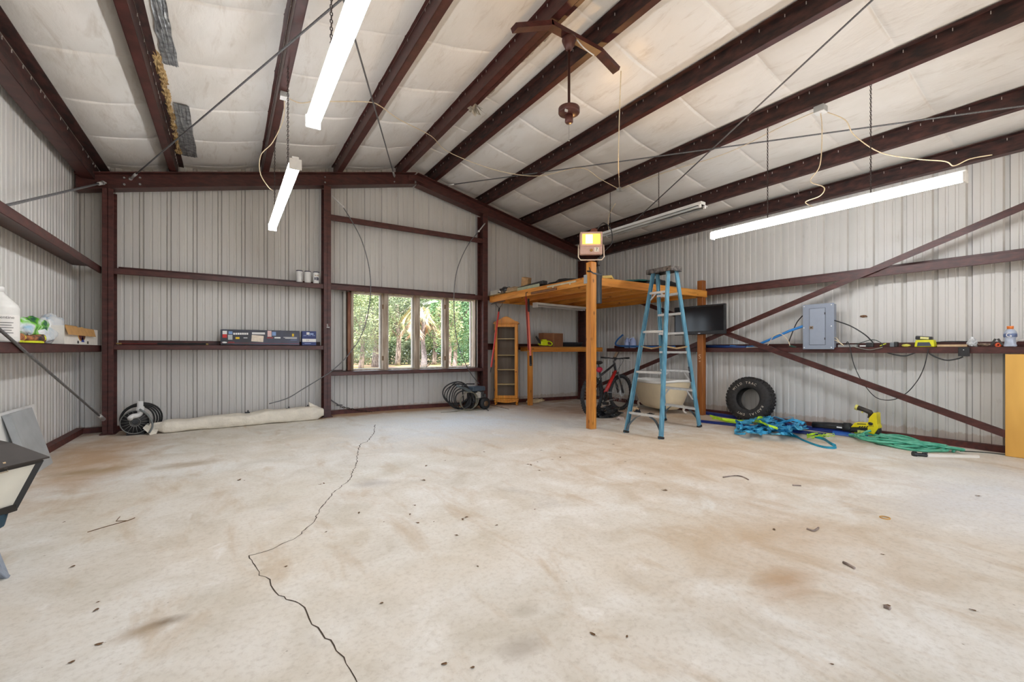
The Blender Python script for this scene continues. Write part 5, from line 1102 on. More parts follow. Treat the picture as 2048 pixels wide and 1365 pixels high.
for s_ in (-.06, .06): mb.tube([RA + dn * s_, BBp + dn * s_ * .5], .013, 6); mb.tube([RA + dn * s_, ST.lerp(BBp, .2) + dn * s_ * .4], .011, 6)
mb.tube([BBp + Z * .25 - dx_ * .05, RA.lerp(ST, .55)], .02, 8); mb.build('frame', BFR, o)
mb = MB(); mb.tube([HB + Z * .0, HB.lerp(BBp, .93)], .036, 10, rs=[.034, .040]); mb.build('down_tube', BRED, o)
mb = MB(); mb.tube([ST, SD], .014, 8); mb.build('seat_post', BFR, o)
mb = MB(); mb.blob(SD + Z * .03, (.14, .065, .035), 2, .15, 2, 3, rz=ph); mb.build('saddle', BLACK, o)
mb = MB(); mb.blob(SD + dx_ * .05 - Z * .11 + dn * .01, (.07, .05, .06), 7, .3, 2.4, 3); mb.build('seat_bag', mat('crimson_bag', sr(176, 30, 60), .6), o)
mb = MB()
for s_ in (-.065, .065): mb.tube([HB + sn * s_ - Z * .05, FA + sn * s_], .019, 8); mb.tube([FA.lerp(HB, .35) + sn * s_, FA + sn * s_], .025, 8)
mb.tube([HB + sn * -.075 - Z * .04, HB + sn * .075 - Z * .04], .022, 8); mb.tube([HB, HT + Z * .08 - dx_ * .03], .018, 8); mb.build('fork', mat('fork_grey', sr(60, 58, 60), .3, .3), o)
hc = HT + Z * .12 + sx_ * .06; mb = MB(); mb.tube(spline([hc - sn * .36 - sx_ * .05 + Z * .02, hc - sn * .2 - sx_ * .01 + Z * .015, hc, hc + sn * .2 - sx_ * .01 + Z * .015, hc + sn * .36 - sx_ * .05 + Z * .02], 4), .013, 8); mb.tube([HT + Z * .08, hc], .02, 8); hbar = mb.build('handlebar', BFR, o)
for s_ in (-1, 1):
    mb = MB(); mb.tube([hc + sn * s_ * .24 - sx_ * .02 + Z * .015, hc + sn * s_ * .37 - sx_ * .05 + Z * .02], .018, 8); mb.build('grip', BLACK, hbar)
    mb = MB(); mb.tube([hc + sn * s_ * .2, hc + sn * s_ * .22 + sx_ * .05 - Z * .02, hc + sn * s_ * .33 + sx_ * .04 - Z * .03], .006, 5); mb.build('brake_lever', ALU, hbar)
mb = MB(TR(hc + Z * .08, ph - steer, 0, R(-50))); mb.box((0, 0, 0), (.17, .09, .014)); ph_ = mb.build('phone_mount', BLACKP, o, .004); mb = MB(TR(hc + Z * .08, ph - steer, 0, R(-50))); mb.box((0, 0, .008), (.14, .07, .003)); mb.build('screen', mat('phone_screen', sr(150, 130, 110), .2), ph_)
mb = MB(); M = Matrix.Translation(BBp - dn * .05) @ dn.to_track_quat('Z', 'Y').to_matrix().to_4x4(); mb.add([], []); mb.M = M; mb.lathe([(.03, -.005), (.10, -.005), (.10, .005), (.03, .005), (.03, -.005)], 24); mb.tube([(0, 0, -.02), (.12, -.11, -.02)], .012, 6); mb.tube([(0, 0, .10), (-.12, .11, .10)], .012, 6); mb.box((.13, -.12, -.07), (.09, .05, .1)); mb.box((-.13, .12, .15), (.09, .05, .1)); mb.build('crankset', BLACKP, o)
mb = MB(M); mb.tube([(.0, .09, 0), (-.48, .05, 0)], .005, 4); mb.tube([(0, -.09, 0), (-.46, -.08, 0)], .005, 4); M2 = Matrix.Translation(RA - dn * .05) @ dn.to_track_quat('Z', 'Y').to_matrix().to_4x4(); mb.M = M2; mb.lathe([(.02, -.01), (.07, -.01), (.03, .01), (.02, .01)], 20); mb.tube([(.0, -.05, 0), (.03, -.15, 0)], .012, 6); mb.build('drivetrain', GALV, o)
mb = MB(); mb.tube(spline([hc - sn * .15, hc - sn * .1 + sx_ * .12 - Z * .04, HB + sx_ * .05, HB.lerp(BBp, .3)], 5), .004, 5); mb.tube(spline([hc + sn * .15, hc + sx_ * .14 - Z * .02, HB + sx_ * .08 - Z * .1, FA.lerp(HB, .5)], 5), .004, 5); mb.build('brake_hose', BLACK, o)
# bag and scraps
p = (FL(1202, 836) + FL(1255, 838)) / 2; p = FL(1222, 836); mb = MB(); mb.blob(p + Vector((.06, .14, .07)), (.33, .16, .12), 12, .45, 2.0, 4, flat=-.07, rz=.1, smooth=False); tag(mb.build('bin_bag', mat('black_plastic_film', (.012, .014, .016), .3, 0, .3, 6, bmp=.02), None, loc=p), 'black plastic bag slumped on the floor beside the bike', 'bag')
for k, (u, v, sc, c_, lab) in enumerate(((1268, 826, (.10, .09, .07), sr(206, 176, 140), 'tan crumpled scrap on the floor behind the ladder rail'), (1275, 829, (.07, .06, .05), sr(40, 44, 54), 'dark crumpled scrap next to the tan one behind the ladder'), (1288, 832, (.16, .07, .03), sr(226, 216, 200), 'flat cream scrap on the floor just above the lowest ladder rung'), (1300, 833, (.10, .05, .035), sr(34, 32, 34), 'small black scrap at the right end of the floor litter behind the ladder'), (1240, 840, (.12, .06, .03), sr(206, 190, 180), 'pale scraps by the front of the black plastic bag'))):
    p = FL(u, v); mb = MB(); mb.blob(p + Vector((0, 0, sc[2] * .8)), sc, 80 + k, .6, 3, 3, flat=-sc[2] * .8, rz=k); tag(mb.build('scrap', mat('scrap_%d' % k, c_, .8, 0, .3, 30), None, loc=p), lab, 'scrap')

# ================================================================== BATHTUB
nearb, farb = Vector((7.48, 5.48, 0)), Vector((8.0, 7.0, 0)); ax = (farb - nearb); Lt = 1.52; ax.normalize(); sd = Vector((-ax.y, ax.x, 0)); ct = (nearb + farb) / 2 + Vector((.06, -.12, 0)); zf = fz(ct.x)
o = thing('clawfoot_bathtub', 'cream clawfoot bathtub standing behind the ladder', 'bathtub', (ct.x, ct.y, zf))
CRM = mat('cream_enamel', sr(226, 210, 178), .35, 0, .06, 3); WEN = mat('white_tub_enamel', sr(236, 234, 228), .2, 0, .04, 4)
def tubp(a, lv, inset=0.):
    """lv 0 floor pan .. 1 rim; one end round, one end steep"""
    hl = Lt / 2 * (.60 + .40 * lv ** .55) - inset; hw = .40 * (.56 + .44 * lv ** .5) - inset; ca, sa = math.cos(a), math.sin(a)
    e = .62; x = hl * math.copysign(abs(ca) ** e, ca); y = hw * math.copysign(abs(sa) ** .75, sa)
    z = .085 + .555 * lv + (.05 * max(0, -ca) ** 3 * lv)
    p = ct + ax * x + sd * y; return (p.x, p.y, zf + z)
mb = MB(); mb.grid(lambda s_, t: tubp(2 * PI * s_, t), 48, 14); mb.add([tubp(2 * PI * k / 48, 0) for k in range(48)], [tuple(range(48))]); mb.build('outer_shell', CRM, o)
mb = MB(); mb.grid(lambda s_, t: tubp(2 * PI * s_, 1 - .86 * t, .028), 48, 14); mb.add([tubp(2 * PI * k / 48, .1, .028) for k in range(48)], [tuple(range(48))]); mb.build('basin', WEN, o)
mb = MB(); mb.tube([Vector(tubp(2 * PI * k / 48, 1, .008)) + Z * .005 for k in range(48)], .03, 10, True); mb.build('rolled_rim', WEN, o)
for s0 in (-1, 1):
    for s1 in (-1, 1):
        b_ = ct + ax * (s0 * Lt * .30) + sd * (s1 * .16); b_ = Vector((b_.x, b_.y, zf)); q = (ax * s0 * .05 + sd * s1 * .06)
        mb = MB(); P = spline([b_ + Z * .2, b_ + q * 1.1 + Z * .14, b_ + q * .9 + Z * .07, b_ + q * 1.4 + Z * .025, b_ + q * 1.7 + Z * .02], 4); mb.tube(P, .02, 8, rs=[.028 - .010 * k / len(P) for k in range(len(P))]); mb.ball(b_ + q * 1.6 + Z * .024, .022, n=10); mb.build('claw_foot', mat('foot_white', sr(214, 206, 196), .35), o)
p = ct + ax * (Lt / 2 * .96); mb = MB(); mb.cyl(Vector((p.x, p.y, zf + .52)) - ax * .02, Vector((p.x, p.y, zf + .52)) - ax * .035, .026, 14); mb.build('overflow_hole', BLACK, o)

# ================================================================== STEP LADDER
fA, fB, fC, fD = FL(1252, 866), FL(1322, 879), FL(1329, 842), FL(1399, 855)
ctr_ = (fA + fB + fC + fD) / 4; LZ = EYE + (700 - 545) / F * ctr_.dot(FW)
uu = ((fB - fA) + (fD - fC)); uu.z = 0; uu.normalize(); vv = Vector((-uu.y, uu.x, 0)); vv = vv if (fD - fB).dot(vv) > 0 else -vv
tc_ = Vector((ctr_.x, ctr_.y, LZ)) + Vector((0, 0, 0)); tw = .145; tg = .075
tA, tB, tC, tD = tc_ - uu * tw - vv * tg, tc_ + uu * tw - vv * tg, tc_ - uu * tw * 1.25 + vv * tg, tc_ + uu * tw * 1.25 + vv * tg
LBL = mat('ladder_blue', sr(74, 128, 154), .4, 0, .14, 14, sr(112, 166, 188), (1, 1, .2)); LAL = mat('ladder_aluminium', sr(206, 206, 204), .35, .25, .08, 20)
o = thing('step_ladder', 'tall blue fibreglass step ladder standing open in front of the loft', 'ladder', (ctr_.x, ctr_.y, fz(ctr_.x)))
def rail(p, q, inward, face):
    mb = MB(); w = .075; t = .028
    d = (q - p).normalized(); yv = face.cross(d).normalized(); 
    mb.bar(p, q, t, .006, face.cross(d)) ; mb2 = mb
    for s_ in (-1, 1): mb.bar(p + yv * 0 + face * (s_ * w / 2), q + face * (s_ * w / 2 * .8), .028, .007, face)
    mb.bar(p - inward * .012, q - inward * .012, .006, w * .95, face)
    r_ = mb.build('rail', LBL, o, .002)
    mb = MB(); mb.bar(p - d * .0, p + d * .035, .05, .085, face); mb.build('rubber_foot', BLACK, r_, .003); return r_
rail(fA, tA, uu, vv); rail(fB, tB, -uu, vv); rail(fC, tC, uu, vv); rail(fD, tD, -uu, vv)
mb = MB(TR((tc_.x, tc_.y, LZ + .02), math.atan2(uu.y, uu.x))); mb.box((0, 0, .03), (.50, .27, .022)); mb.box((0, -.13, 0), (.50, .014, .07)); mb.box((0, .13, 0), (.50, .014, .07)); mb.box((-.245, 0, 0), (.014, .26, .07)); mb.box((.245, 0, 0), (.014, .26, .07)); mb.build('top_cap', mat('ladder_cap', sr(46, 42, 42), .55, 0, .5, 20, sr(120, 112, 108)), o, .006)
def at_h(p, q, z): return p.lerp(q, (z - p.z) / (q.z - p.z))
Hh = LZ - fA.z
for k in range(1, 8):
    z = fz(ctr_.x) + Hh * k / 8.05; a_, b_ = at_h(fC, tC, z), at_h(fD, tD, z); mb = MB(); mb.bar(a_, b_, .085, .012); mb.bar(a_ - vv * .04 - Z * .012, b_ - vv * .04 - Z * .012, .008, .034); mb.bar(a_ + vv * .04 - Z * .012, b_ + vv * .04 - Z * .012, .008, .034); mb.build('step', LAL, o)
for k in (1, 3, 5, 7):
    z = fz(ctr_.x) + Hh * (k / 8.05); a_, b_ = at_h(fA, tA, z), at_h(fB, tB, z); mb = MB(); mb.bar(a_, b_, .03, .034); mb.build('cross_brace', LAL, o)
    if k in (7,):
        for p_, q_ in ((a_, b_), (b_, a_)): d = (q_ - p_).normalized(); mb = MB(); mb.bar(p_ + d * .12 - Z * .01, p_ + d * .01 - Z * .11, .006, .022); mb.build('gusset', LAL, o)
GBL = mat('gusset_grey_blue', sr(92, 104, 112), .45, .1, .15)
for (p0_, p1_), (q0_, q1_) in (((fA, tA), (fB, tB)), ((fB, tB), (fA, tA)), ((fC, tC), (fD, tD)), ((fD, tD), (fC, tC))):
    z = fz(ctr_.x) + Hh / 8.05; a_ = at_h(p0_, p1_, z - .02); b_ = at_h(q0_, q1_, z - .02); d = (b_ - a_).normalized(); lo = at_h(p0_, p1_, fz(ctr_.x) + .06)
    mb = MB(); P = spline([a_ + d * .20, a_ + d * .11 - Z * .05, lo.lerp(a_, .35) + d * .03, lo + d * .008], 5); mb.strip(P, .05, vv, 0, .004); mb.build('gusset', GBL, o)
for z_ in (2, 3): 
    z = fz(ctr_.x) + Hh * z_ / 8.05; a_, b_ = at_h(fC, tC, z), at_h(fD, tD, z); d = (b_ - a_).normalized()
    for p_, s_ in ((a_, 1), (b_, -1)): mb = MB(); mb.bar(p_ + d * s_ * .16 - Z * .01, p_ + d * s_ * .015 - Z * .17, .006, .025); mb.build('gusset', LAL, o)
z = fz(ctr_.x) + Hh * .53
for (p0_, p1_), (q0_, q1_) in (((fA, tA), (fC, tC)), ((fB, tB), (fD, tD))):
    a_, b_ = at_h(p0_, p1_, z), at_h(q0_, q1_, z); m_ = a_.lerp(b_, .5) - Z * .03; mb = MB(); mb.bar(a_, m_, .02, .022); mb.bar(m_, b_, .02, .022); mb.ball(m_, .016, n=8); mb.build('spreader', mat('spreader_rust', sr(168, 140, 100), .5, .2, .3, 30), o)
mb = MB(); p_ = at_h(fD, tD, fz(ctr_.x) + Hh * .40); q_ = at_h(fD, tD, fz(ctr_.x) + Hh * .30); mb.bar(p_ - vv * .045, q_ - vv * .045, .03, .003, vv); mb.build('warning_sticker', mat('sticker_dark', sr(50, 60, 70), .5), o)

# ================================================================== TV, PANEL
XT = p3.x - .14; ya, yb = PX(1452, 640, XT).y, PX(1350, 640, XT).y; zt_, zb_ = PX(1449, 607, XT).z, PX(1450, 668, XT).z
c = Vector((XT, (ya + yb) / 2, (zt_ + zb_) / 2)); Wt, Ht = yb - ya, zt_ - zb_
o = thing('television', 'black flat television mounted on the loft post beside the ladder', 'television', (c.x, c.y, zb_))
mb = MB(); mb.box(c, (.055, Wt, Ht)); mb.build('casing', BLACKP, o, .01, 2)
mb = MB(); mb.box(c + Vector((-.0285, 0, .02)), (.003, Wt - .07, Ht - .10)); sc_ = nt('tv_glass')[0]; sc_.node_tree.nodes['Principled BSDF'].inputs['Base Color'].default_value = (.012, .012, .014, 1); sc_.node_tree.nodes['Principled BSDF'].inputs['Roughness'].default_value = .12; mb.build('screen', sc_, o)
mb = MB(); mb.box((c.x - .029, c.y - .02, zb_ + .025), (.003, .05, .012)); mb.build('maker_mark', ALU, o)
mb = MB(); mb.box(c + Vector((.05, 0, 0)), (.07, .2, .2)); mb.build('wall_mount', BLACK, o)
XP_ = XR - .36; y0, y1 = PX(1668, 650, XP_).y, PX(1605.5, 650, XP_).y; z1, z0 = PX(1668, 605.5, XP_).z, PX(1668, 699, XP_).z
c = Vector((XP_ + .05, (y0 + y1) / 2, (z0 + z1) / 2)); Wp, Hp = y1 - y0, z1 - z0; PG = mat('panel_grey', sr(138, 146, 160), .42, .05, .04, 4)
o = thing('breaker_panel', 'grey electrical breaker panel with a hinged door on the right wall', 'breaker panel', (c.x, c.y, z0))
mb = MB(); mb.box((c.x + .02, c.y, c.z), (.12, Wp - .03, Hp - .03)); mb.build('enclosure', PG, o, .004)
mb = MB(); mb.box((c.x - .045, c.y, c.z), (.008, Wp, Hp)); mb.build('cover', PG, o, .004)
mb = MB(); mb.box((c.x - .052, c.y + Wp * .02, c.z), (.006, Wp * .50, Hp * .80)); dr = mb.build('door', mat('panel_grey_door', sr(146, 154, 168), .38, .05, .03), o, .002)
mb = MB(); g_ = .004
for s_ in (-1, 1): mb.box((c.x - .0525, c.y + Wp * .02 + s_ * Wp * .252, c.z), (.004, .005, Hp * .81)); mb.box((c.x - .0525, c.y + Wp * .02, c.z + s_ * Hp * .402), (.004, Wp * .51, .005))
mb.build('seam', mat('seam_dark', sr(70, 74, 82), .6), o)
mb = MB(); mb.box((c.x - .056, c.y + Wp * .21, c.z - Hp * .02), (.008, .055, .05)); mb.box((c.x - .062, c.y + Wp * .21, c.z - Hp * .02), (.006, .02, .018), 1); mb.build('latch', [mat('latch_bronze', sr(140, 120, 100), .4, .4), BLACKP], dr)
for zz in (.28, -.27): mb = MB(); mb.box((c.x - .056, c.y - Wp * .225, c.z + Hp * zz), (.008, .014, .035)); mb.build('hinge', BLACKP, dr)
for sy, sz in ((.45, .46), (-.42, .46), (.45, -.46), (-.42, -.46), (.46, -.02), (-.42, 0)): mb = MB(); mb.cyl((c.x - .049, c.y + Wp * sy, c.z + Hp * sz), (c.x - .054, c.y + Wp * sy, c.z + Hp * sz), .009, 8); mb.build('screw', WHITEP, o)
pc_ = c.copy()
def XW(u, v, X=XR - .24): return PX(u, v, X)
wire('conduit_hose', [XW(1460, 693, 8.2), XW(1500, 694, 8.2), XW(1520, 688, 8.22), XW(1555, 673, 8.2), XW(1580, 662, 8.16), XW(1606, 653, 8.13)], .022, mat('bright_blue_conduit', sr(60, 140, 216), .4, 0, .1), 'bright blue flexible conduit rising into the breaker panel', 'conduit', n_=10)
mb = MB(); mb.tube([XW(1411, 693, 8.2), XW(1494, 695, 8.2)], .03, 10); tag(mb.build('pipe', mat('navy_pipe', sr(20, 52, 110), .45, 0, .2), None, loc=XW(1450, 694, 8.2)), 'navy blue pipe lying on the right girt under the television', 'pipe')
mb = MB(); mb.cyl(XW(1494, 695.5, 8.2), XW(1520, 696.5, 8.2), .026, 12); tag(mb.build('pipe', WHITEP, None, loc=XW(1507, 696, 8.2)), 'short white pipe end beside the navy pipe on the right girt', 'pipe')
wire('cable', [XW(1605, 632, 8.14), XW(1594, 645, 8.2), XW(1585, 665, 8.2), XW(1577, 686, 8.2)], .009, BLACKP, 'black cable dropping from the left side of the breaker panel', 'cable')
wire('cable', [XW(1535, 692, 8.18), XW(1546, 674, 8.16), XW(1556, 668, 8.15), XW(1564, 669, 8.15), XW(1575, 680, 8.16), XW(1580, 692, 8.18)], .006, ROMEX, 'cream cable looping over the blue conduit beside the breaker panel', 'cable')
mb = MB(); p = XW(1586, 694, 8.2); mb.box(p, (.03, .12, .035), 0, None, 1, Matrix.Rotation(R(20), 4, 'X')); tag(mb.build('plug', mat('dark_green_plug', sr(40, 70, 58), .5), None, loc=p, bev=.006), 'dark green cord plug on the right girt left of the breaker panel', 'plug')
wire('cable', [XW(1668, 641, 8.14), XW(1700, 652, 8.2), XW(1730, 670, 8.22), XW(1747, 687, 8.24)], .010, BLACKP, 'thick black cable arcing down from the right side of the breaker panel', 'cable')
for k, (v0, v1) in enumerate(((675, 690), (680, 692))): wire('cable', [XW(1666, v0, 8.16), XW(1673, v0 + 2, 8.15), XW(1680 + 3 * k, v1 - 4, 8.15), XW(1684 + 3 * k, v1, 8.16)], .006, ROMEX, ('upper' if k == 0 else 'lower') + ' of two short cream cables leaving the breaker panel on its right', 'cable')
# ================================================================== RIGHT SHELF
def gp(u, X=8.2): q = PX(u, 690, X); return Vector((X, q.y, ZG))
def sp(u0, u1, X=8.2): a_, b_ = gp(u0, X), gp(u1, X); return (a_ + b_) / 2, abs(a_.y - b_.y)
c, w = sp(1677, 1715); mb = MB(); mb.box(c + Z * .022, (.06, w, .04)); 
for k in range(5): mb.box(c + Vector((0, (k - 2) * w / 6, .043)), (.03, .03, .002), 1)
tag(mb.build('power_strip', [mat('strip_grey', sr(150, 150, 148), .5), BLACKP], None, loc=c, bev=.003), 'grey power strip on the girt right of the breaker panel', 'power strip')
c, w = sp(1733, 1747); mb = MB(); mb.box(c + Z * .035, (.07, w, .07)); tag(mb.build('power_adapter', BLACKP, None, loc=c, bev=.006), 'black plug-in adapter on the right girt beside the power strip', 'adapter')
c, w = sp(1720, 1733); mb = MB(); mb.box(c + Z * .02, (.03, w, .02)); tag(mb.build('white_tag', WHITEP, None, loc=c), 'small white strip on the girt left of the black adapter', 'strip')
wire('cable', [gp(1700, 8.18) + Z * .02, XW(1722, 686, 8.18), XW(1745, 680, 8.2), XW(1762, 686, 8.2), gp(1766, 8.18) + Z * .01], .006, mat('green_cord', sr(44, 60, 54), .5), 'dark cord arching between the power strip and the adapter', 'cable')
wire('cable', [gp(1705, 8.16) + Z * .02, XW(1716, 696, 8.135), XW(1740, 700, 8.13), XW(1765, 695, 8.14)], .006, mat('grey_cord', sr(140, 140, 132), .5), 'grey cord sagging over the girt lip below the adapter', 'cable')
c, w = sp(1759, 1773); mb = MB(); mb.box(c + Z * .035, (.02, w, .018), 0, None, 1, Matrix.Rotation(R(-28), 4, 'X')); tag(mb.build('screwdriver', mat('lime_handle', sr(196, 204, 70), .4, 0, .2), None, loc=c, bev=.005), 'lime-handled small tool propped on the right girt', 'tool')
c, w = sp(1777, 1796); o = thing('battery_pack', 'grey and black battery pack on the girt left of the yellow charger', 'battery', c); mb = MB(); mb.box(c + Z * .035, (.08, w * .6, .07)); mb.build('pack', mat('grey_pack', sr(110, 114, 118), .5), o, .012, 2); mb = MB(); mb.box(c + Vector((0, -w * .32, .04)), (.085, w * .4, .075)); mb.build('end_cap', BLACKP, o, .012, 2)
c, w = sp(1803, 1822); mb = MB(); mb.blob(c + Z * .022, (.03, w / 2, .022), 5, .15, 2, 3, flat=-.022); tag(mb.build('tape_measure', mat('yellow_tool', sr(214, 206, 90), .4, 0, .25, 30), None, loc=c), 'small yellow oval tool between the battery and the yellow charger', 'tool')
YEL = mat('charger_yellow', sr(216, 214, 20), .4, 0, .1); c, w = sp(1831, 1872, 8.22); o = thing('battery_charger', 'neon yellow battery charger with black pack on the right girt', 'charger', c)
mb = MB(TR(c)); mb.box((0, 0, .05), (.13, w, .10), 0, None, .88); mb.build('base', YEL, o, .012, 2)
mb = MB(TR(c)); mb.prism([(-w * .36, .012), (w * .34, .012), (w * .30, .065), (-w * .26, .065)], .01, Matrix.Translation((-.068, 0, 0)) @ Matrix(((0, 0, -1, 0), (1, 0, 0, 0), (0, 1, 0, 0), (0, 0, 0, 1)))); mb.build('front_panel', mat('charger_slate', sr(64, 70, 84), .5), o)
mb = MB(TR(c + Vector((0, .015, .125)), 0, R(6))); mb.box((0, 0, 0), (.10, w * .80, .055)); mb.build('battery', BLACKP, o, .014, 2)
mb = MB(TR(c + Vector((-.051, .0, .125)), 0, R(6))); mb.box((0, 0, 0), (.002, w * .42, .03)); mb.build('battery_label', mat('pale_yellow_label', sr(226, 222, 150), .5, 0, .1), o)
c, w = sp(1875, 1935, 8.26); mb = MB(); mb.box(c + Z * .017, (.05, w, .03)); tag(mb.build('wood_strip', mat('raw_wood_strip', sr(216, 186, 146), .7, 0, .12, 20), None, loc=c), 'pale wood strip lying on the girt right of the yellow charger', 'strip')
wire('cable', [gp(1871, 8.28) + Z * .06, gp(1885, 8.3) + Z * .072, gp(1910, 8.32) + Z * .074, gp(1940, 8.34) + Z * .07], .008, BLACKP, 'black cord running along the girt from the yellow charger', 'cable')
wire('cable', [XW(1857, 697, 8.13), XW(1854, 712, 8.12), XW(1848, 735, 8.12), XW(1836, 760, 8.12), XW(1815, 785, 8.12), XW(1790, 799, 8.12), XW(1765, 800, 8.12), XW(1745, 790, 8.12), XW(1722, 760, 8.12), XW(1708, 730, 8.12), XW(1702, 705, 8.12), XW(1699, 692, 8.14), XW(1695, 684, 8.15), XW(1692, 690, 8.16)], .006, BLACKP, 'thin black cord hanging in a deep loop below the right girt', 'cable')
wire('cable', [XW(1775, 706, 8.16), XW(1795, 711, 8.14), XW(1812, 712, 8.14), XW(1830, 706, 8.16)], .010, BLACKP, 'short black cord sagging under the girt left of the yellow charger', 'cable')
wire('cable', [XW(1858, 707, 8.14), XW(1875, 716, 8.13), XW(1895, 721, 8.13), XW(1915, 718, 8.13), XW(1926, 714, 8.13)], .010, BLACKP, 'black cord sagging from the charger to the black outlet box', 'cable')
p = XW(1928, 704, XR - .32); o = thing('outlet_box', 'black outlet box fixed over the lip of the right girt', 'outlet', p); mb = MB(); mb.box(p, (.04, .105, .12)); mb.build('box', BLACKP, o, .004); mb = MB(); mb.cyl(p + Vector((-.02, 0, .025)), p + Vector((-.024, 0, .025)), .006, 8); mb.build('screw', ALU, o)
c, w = sp(1935, 1956, 8.2); mb = MB(); mb.blob(c + Z * .05, (.06, w / 2, .055), 33, .5, 2.6, 3, flat=-.05, smooth=False); tag(mb.build('crumpled_film', mat('clear_film', sr(196, 198, 200), .2, 0, .2, 14, bmp=.01), None, loc=c), 'crumpled grey plastic film on the girt right of the outlet box', 'film')
c, w = sp(1955, 1982, 8.18); mb = MB()
for k in range(7): mb.tube(spline([c + Vector((rnd.uniform(-.05, .05), rnd.uniform(-w / 2, w / 2), .01 + .03 * rnd.random())) for _ in range(4)], 4), .007, 5)
tag(mb.build('tangled_wire', mat('wire_tan', sr(140, 120, 104), .5, .2, .4, 30), None, loc=c), 'tangled tan wire scraps on the girt beside the crumpled film', 'wire')
c, w = sp(1987, 2000, 8.17); o = thing('pliers', 'pliers with orange-red grip standing on the right girt beside the bottle', 'pliers', c); mb = MB(TR(c)); mb.torus((0, 0, .10), .028, .012, Matrix.Rotation(PI / 2, 4, 'Y'), 16, 6); mb.bar((0, -.01, .10), (0, -.05, .02), .02, .02); mb.bar((0, .01, .10), (0, .05, .02), .02, .02); mb.build('jaws', mat('tool_steel', sr(70, 68, 66), .4, .5), o); mb = MB(TR(c)); mb.torus((-.02, -.01, .022), .02, .012, Matrix.Rotation(PI / 2, 4, 'Y'), 14, 6); mb.build('grip', mat('orange_grip', sr(226, 86, 36), .45), o)
# bottle
c = gp(2020.5, 8.17); o = thing('drink_bottle', 'clear drink bottle with an orange cap on the right girt', 'bottle', c); hB = PX(2020, 653, 8.17).z - ZG; r_ = .058
mb = MB(TR(c)); mb.lathe([(r_ * .9, 0), (r_, .012), (r_ * .9, .03), (r_ * .82, hB * .28), (r_ * .80, hB * .42), (r_ * .98, hB * .48), (r_, hB * .62), (r_ * .92, hB * .72), (r_ * .6, hB * .84), (r_ * .45, hB * .87)], 24); mb.build('body', mat('clear_plastic', sr(176, 186, 204), .12, 0, .2, 9), o)
mb = MB(TR(c)); mb.lathe([(r_ * 1.01, hB * .47), (r_ * 1.03, hB * .5), (r_ * 1.03, hB * .62), (r_ * 1.01, hB * .64)], 24); mb.build('label', mat('bottle_label', sr(96, 112, 150), .35, 0, .3, 12), o)
mb = MB(TR(c)); mb.lathe([(r_ * .5, hB * .86), (r_ * .52, hB), (r_ * .5, hB * 1.01), (1e-4, hB * 1.01)], 20); mb.build('cap', mat('orange_cap', sr(226, 124, 52), .45), o)
fvec = Vector((-c.x, -c.y, 0)).normalized(); rzb = math.atan2(fvec.y, fvec.x) + PI / 2
mb = MB(TR(c, rzb)); mb.text('G', .075, Matrix.Translation((-.012, -r_ * 1.06, hB * .555)) @ Matrix.Rotation(PI / 2, 4, 'X')); mb.build('letter_mark', WHITEP, o)
c = gp(2043, 8.17); mb = MB(TR(c)); mb.torus((0, 0, .075), .07, .009, Matrix.Rotation(R(75), 4, 'Y'), 28, 8); tag(mb.build('metal_ring', mat('pale_ring', sr(226, 224, 220), .35), None, loc=c), 'white ring standing on the girt at the right picture edge', 'ring')
p = XW(1727, 633, XR - .005); mb = MB(); mb.blob(p, (.02, .045, .018), 14, .5, 3, 3); tag(mb.build('mud_nest', mat('mud', sr(120, 88, 66), .9, 0, .3, 40), None, loc=p), 'small brown mud nest stuck on the right wall', 'nest')
# wooden panel
XWd = XR - .34; y1 = PX(2011, 800, XWd).y; zt_ = 1.185; zb_ = fz(XWd) + .004; mb = MB(); mb.box((XWd, y1 - .6, (zt_ + zb_) / 2), (.04, 1.2, zt_ - zb_)); tag(mb.build('pine_board', mat('orange_pine_panel', sr(206, 150, 62), .45, 0, .14, 2.2, sr(226, 176, 88), (1, .8, .22)), None, loc=(XWd, y1 - .6, zb_), bev=.003), 'orange pine board standing under the right girt at the picture edge', 'board')
# ================================================================== TYRE
RTY = .405; XTY = 8.22; c0 = PX(1497.5, 791, XTY - .05); ty = c0.y; zc = fz(XTY) + RTY + .0
o = thing('tyre', 'large off-road tyre with white letters leaning on the right wall', 'tyre', (XTY, ty, fz(XTY))); RUB = mat('tyre_rubber', (.028, .025, .024), .75, 0, .3, 20, bmp=.004)
# local z = wheel axis pointing to the viewer's side
nx = Vector((-.985, -.08, .15)).normalized(); up_ = Vector((0, 0, 1)); yx = (up_ - nx * up_.dot(nx)).normalized(); xx = yx.cross(nx)
Mt = Matrix((xx, yx, nx)).transposed().to_4x4(); Mt.translation = Vector((XTY, ty, zc - .01))
prof = [(.205, -.10), (.215, -.115), (.26, -.13), (.33, -.125), (.375, -.11), (.400, -.085), (.405, -.05), (.405, .05), (.400, .085), (.375, .11), (.33, .125), (.26, .13), (.215, .115), (.205, .10), (.225, .09), (.27, .10), (.34, .09), (.37, .05), (.37, -.05), (.34, -.09), (.27, -.10), (.225, -.09), (.205, -.10)]
mb = MB(Mt); mb.lathe(prof, 56); mb.build('carcass', RUB, o)
mb = MB(Mt)
for k in range(40):
    a = 2 * PI * k / 40
    for j, z_ in enumerate((-.066, -.022, .022, .066)): mb.box((.409 * math.cos(a + .04 * (j % 2)), .409 * math.sin(a + .04 * (j % 2)), z_), (.016, .044, .036), 0, None, 1, Matrix.Rotation(a + .04 * (j % 2), 4, 'Z'))
    for s_ in (-1, 1): mb.box((.394 * math.cos(a), .394 * math.sin(a), s_ * .095), (.03, .03, .03), 0, None, 1, Matrix.Rotation(a, 4, 'Z'))
mb.build('tread', RUB, o)
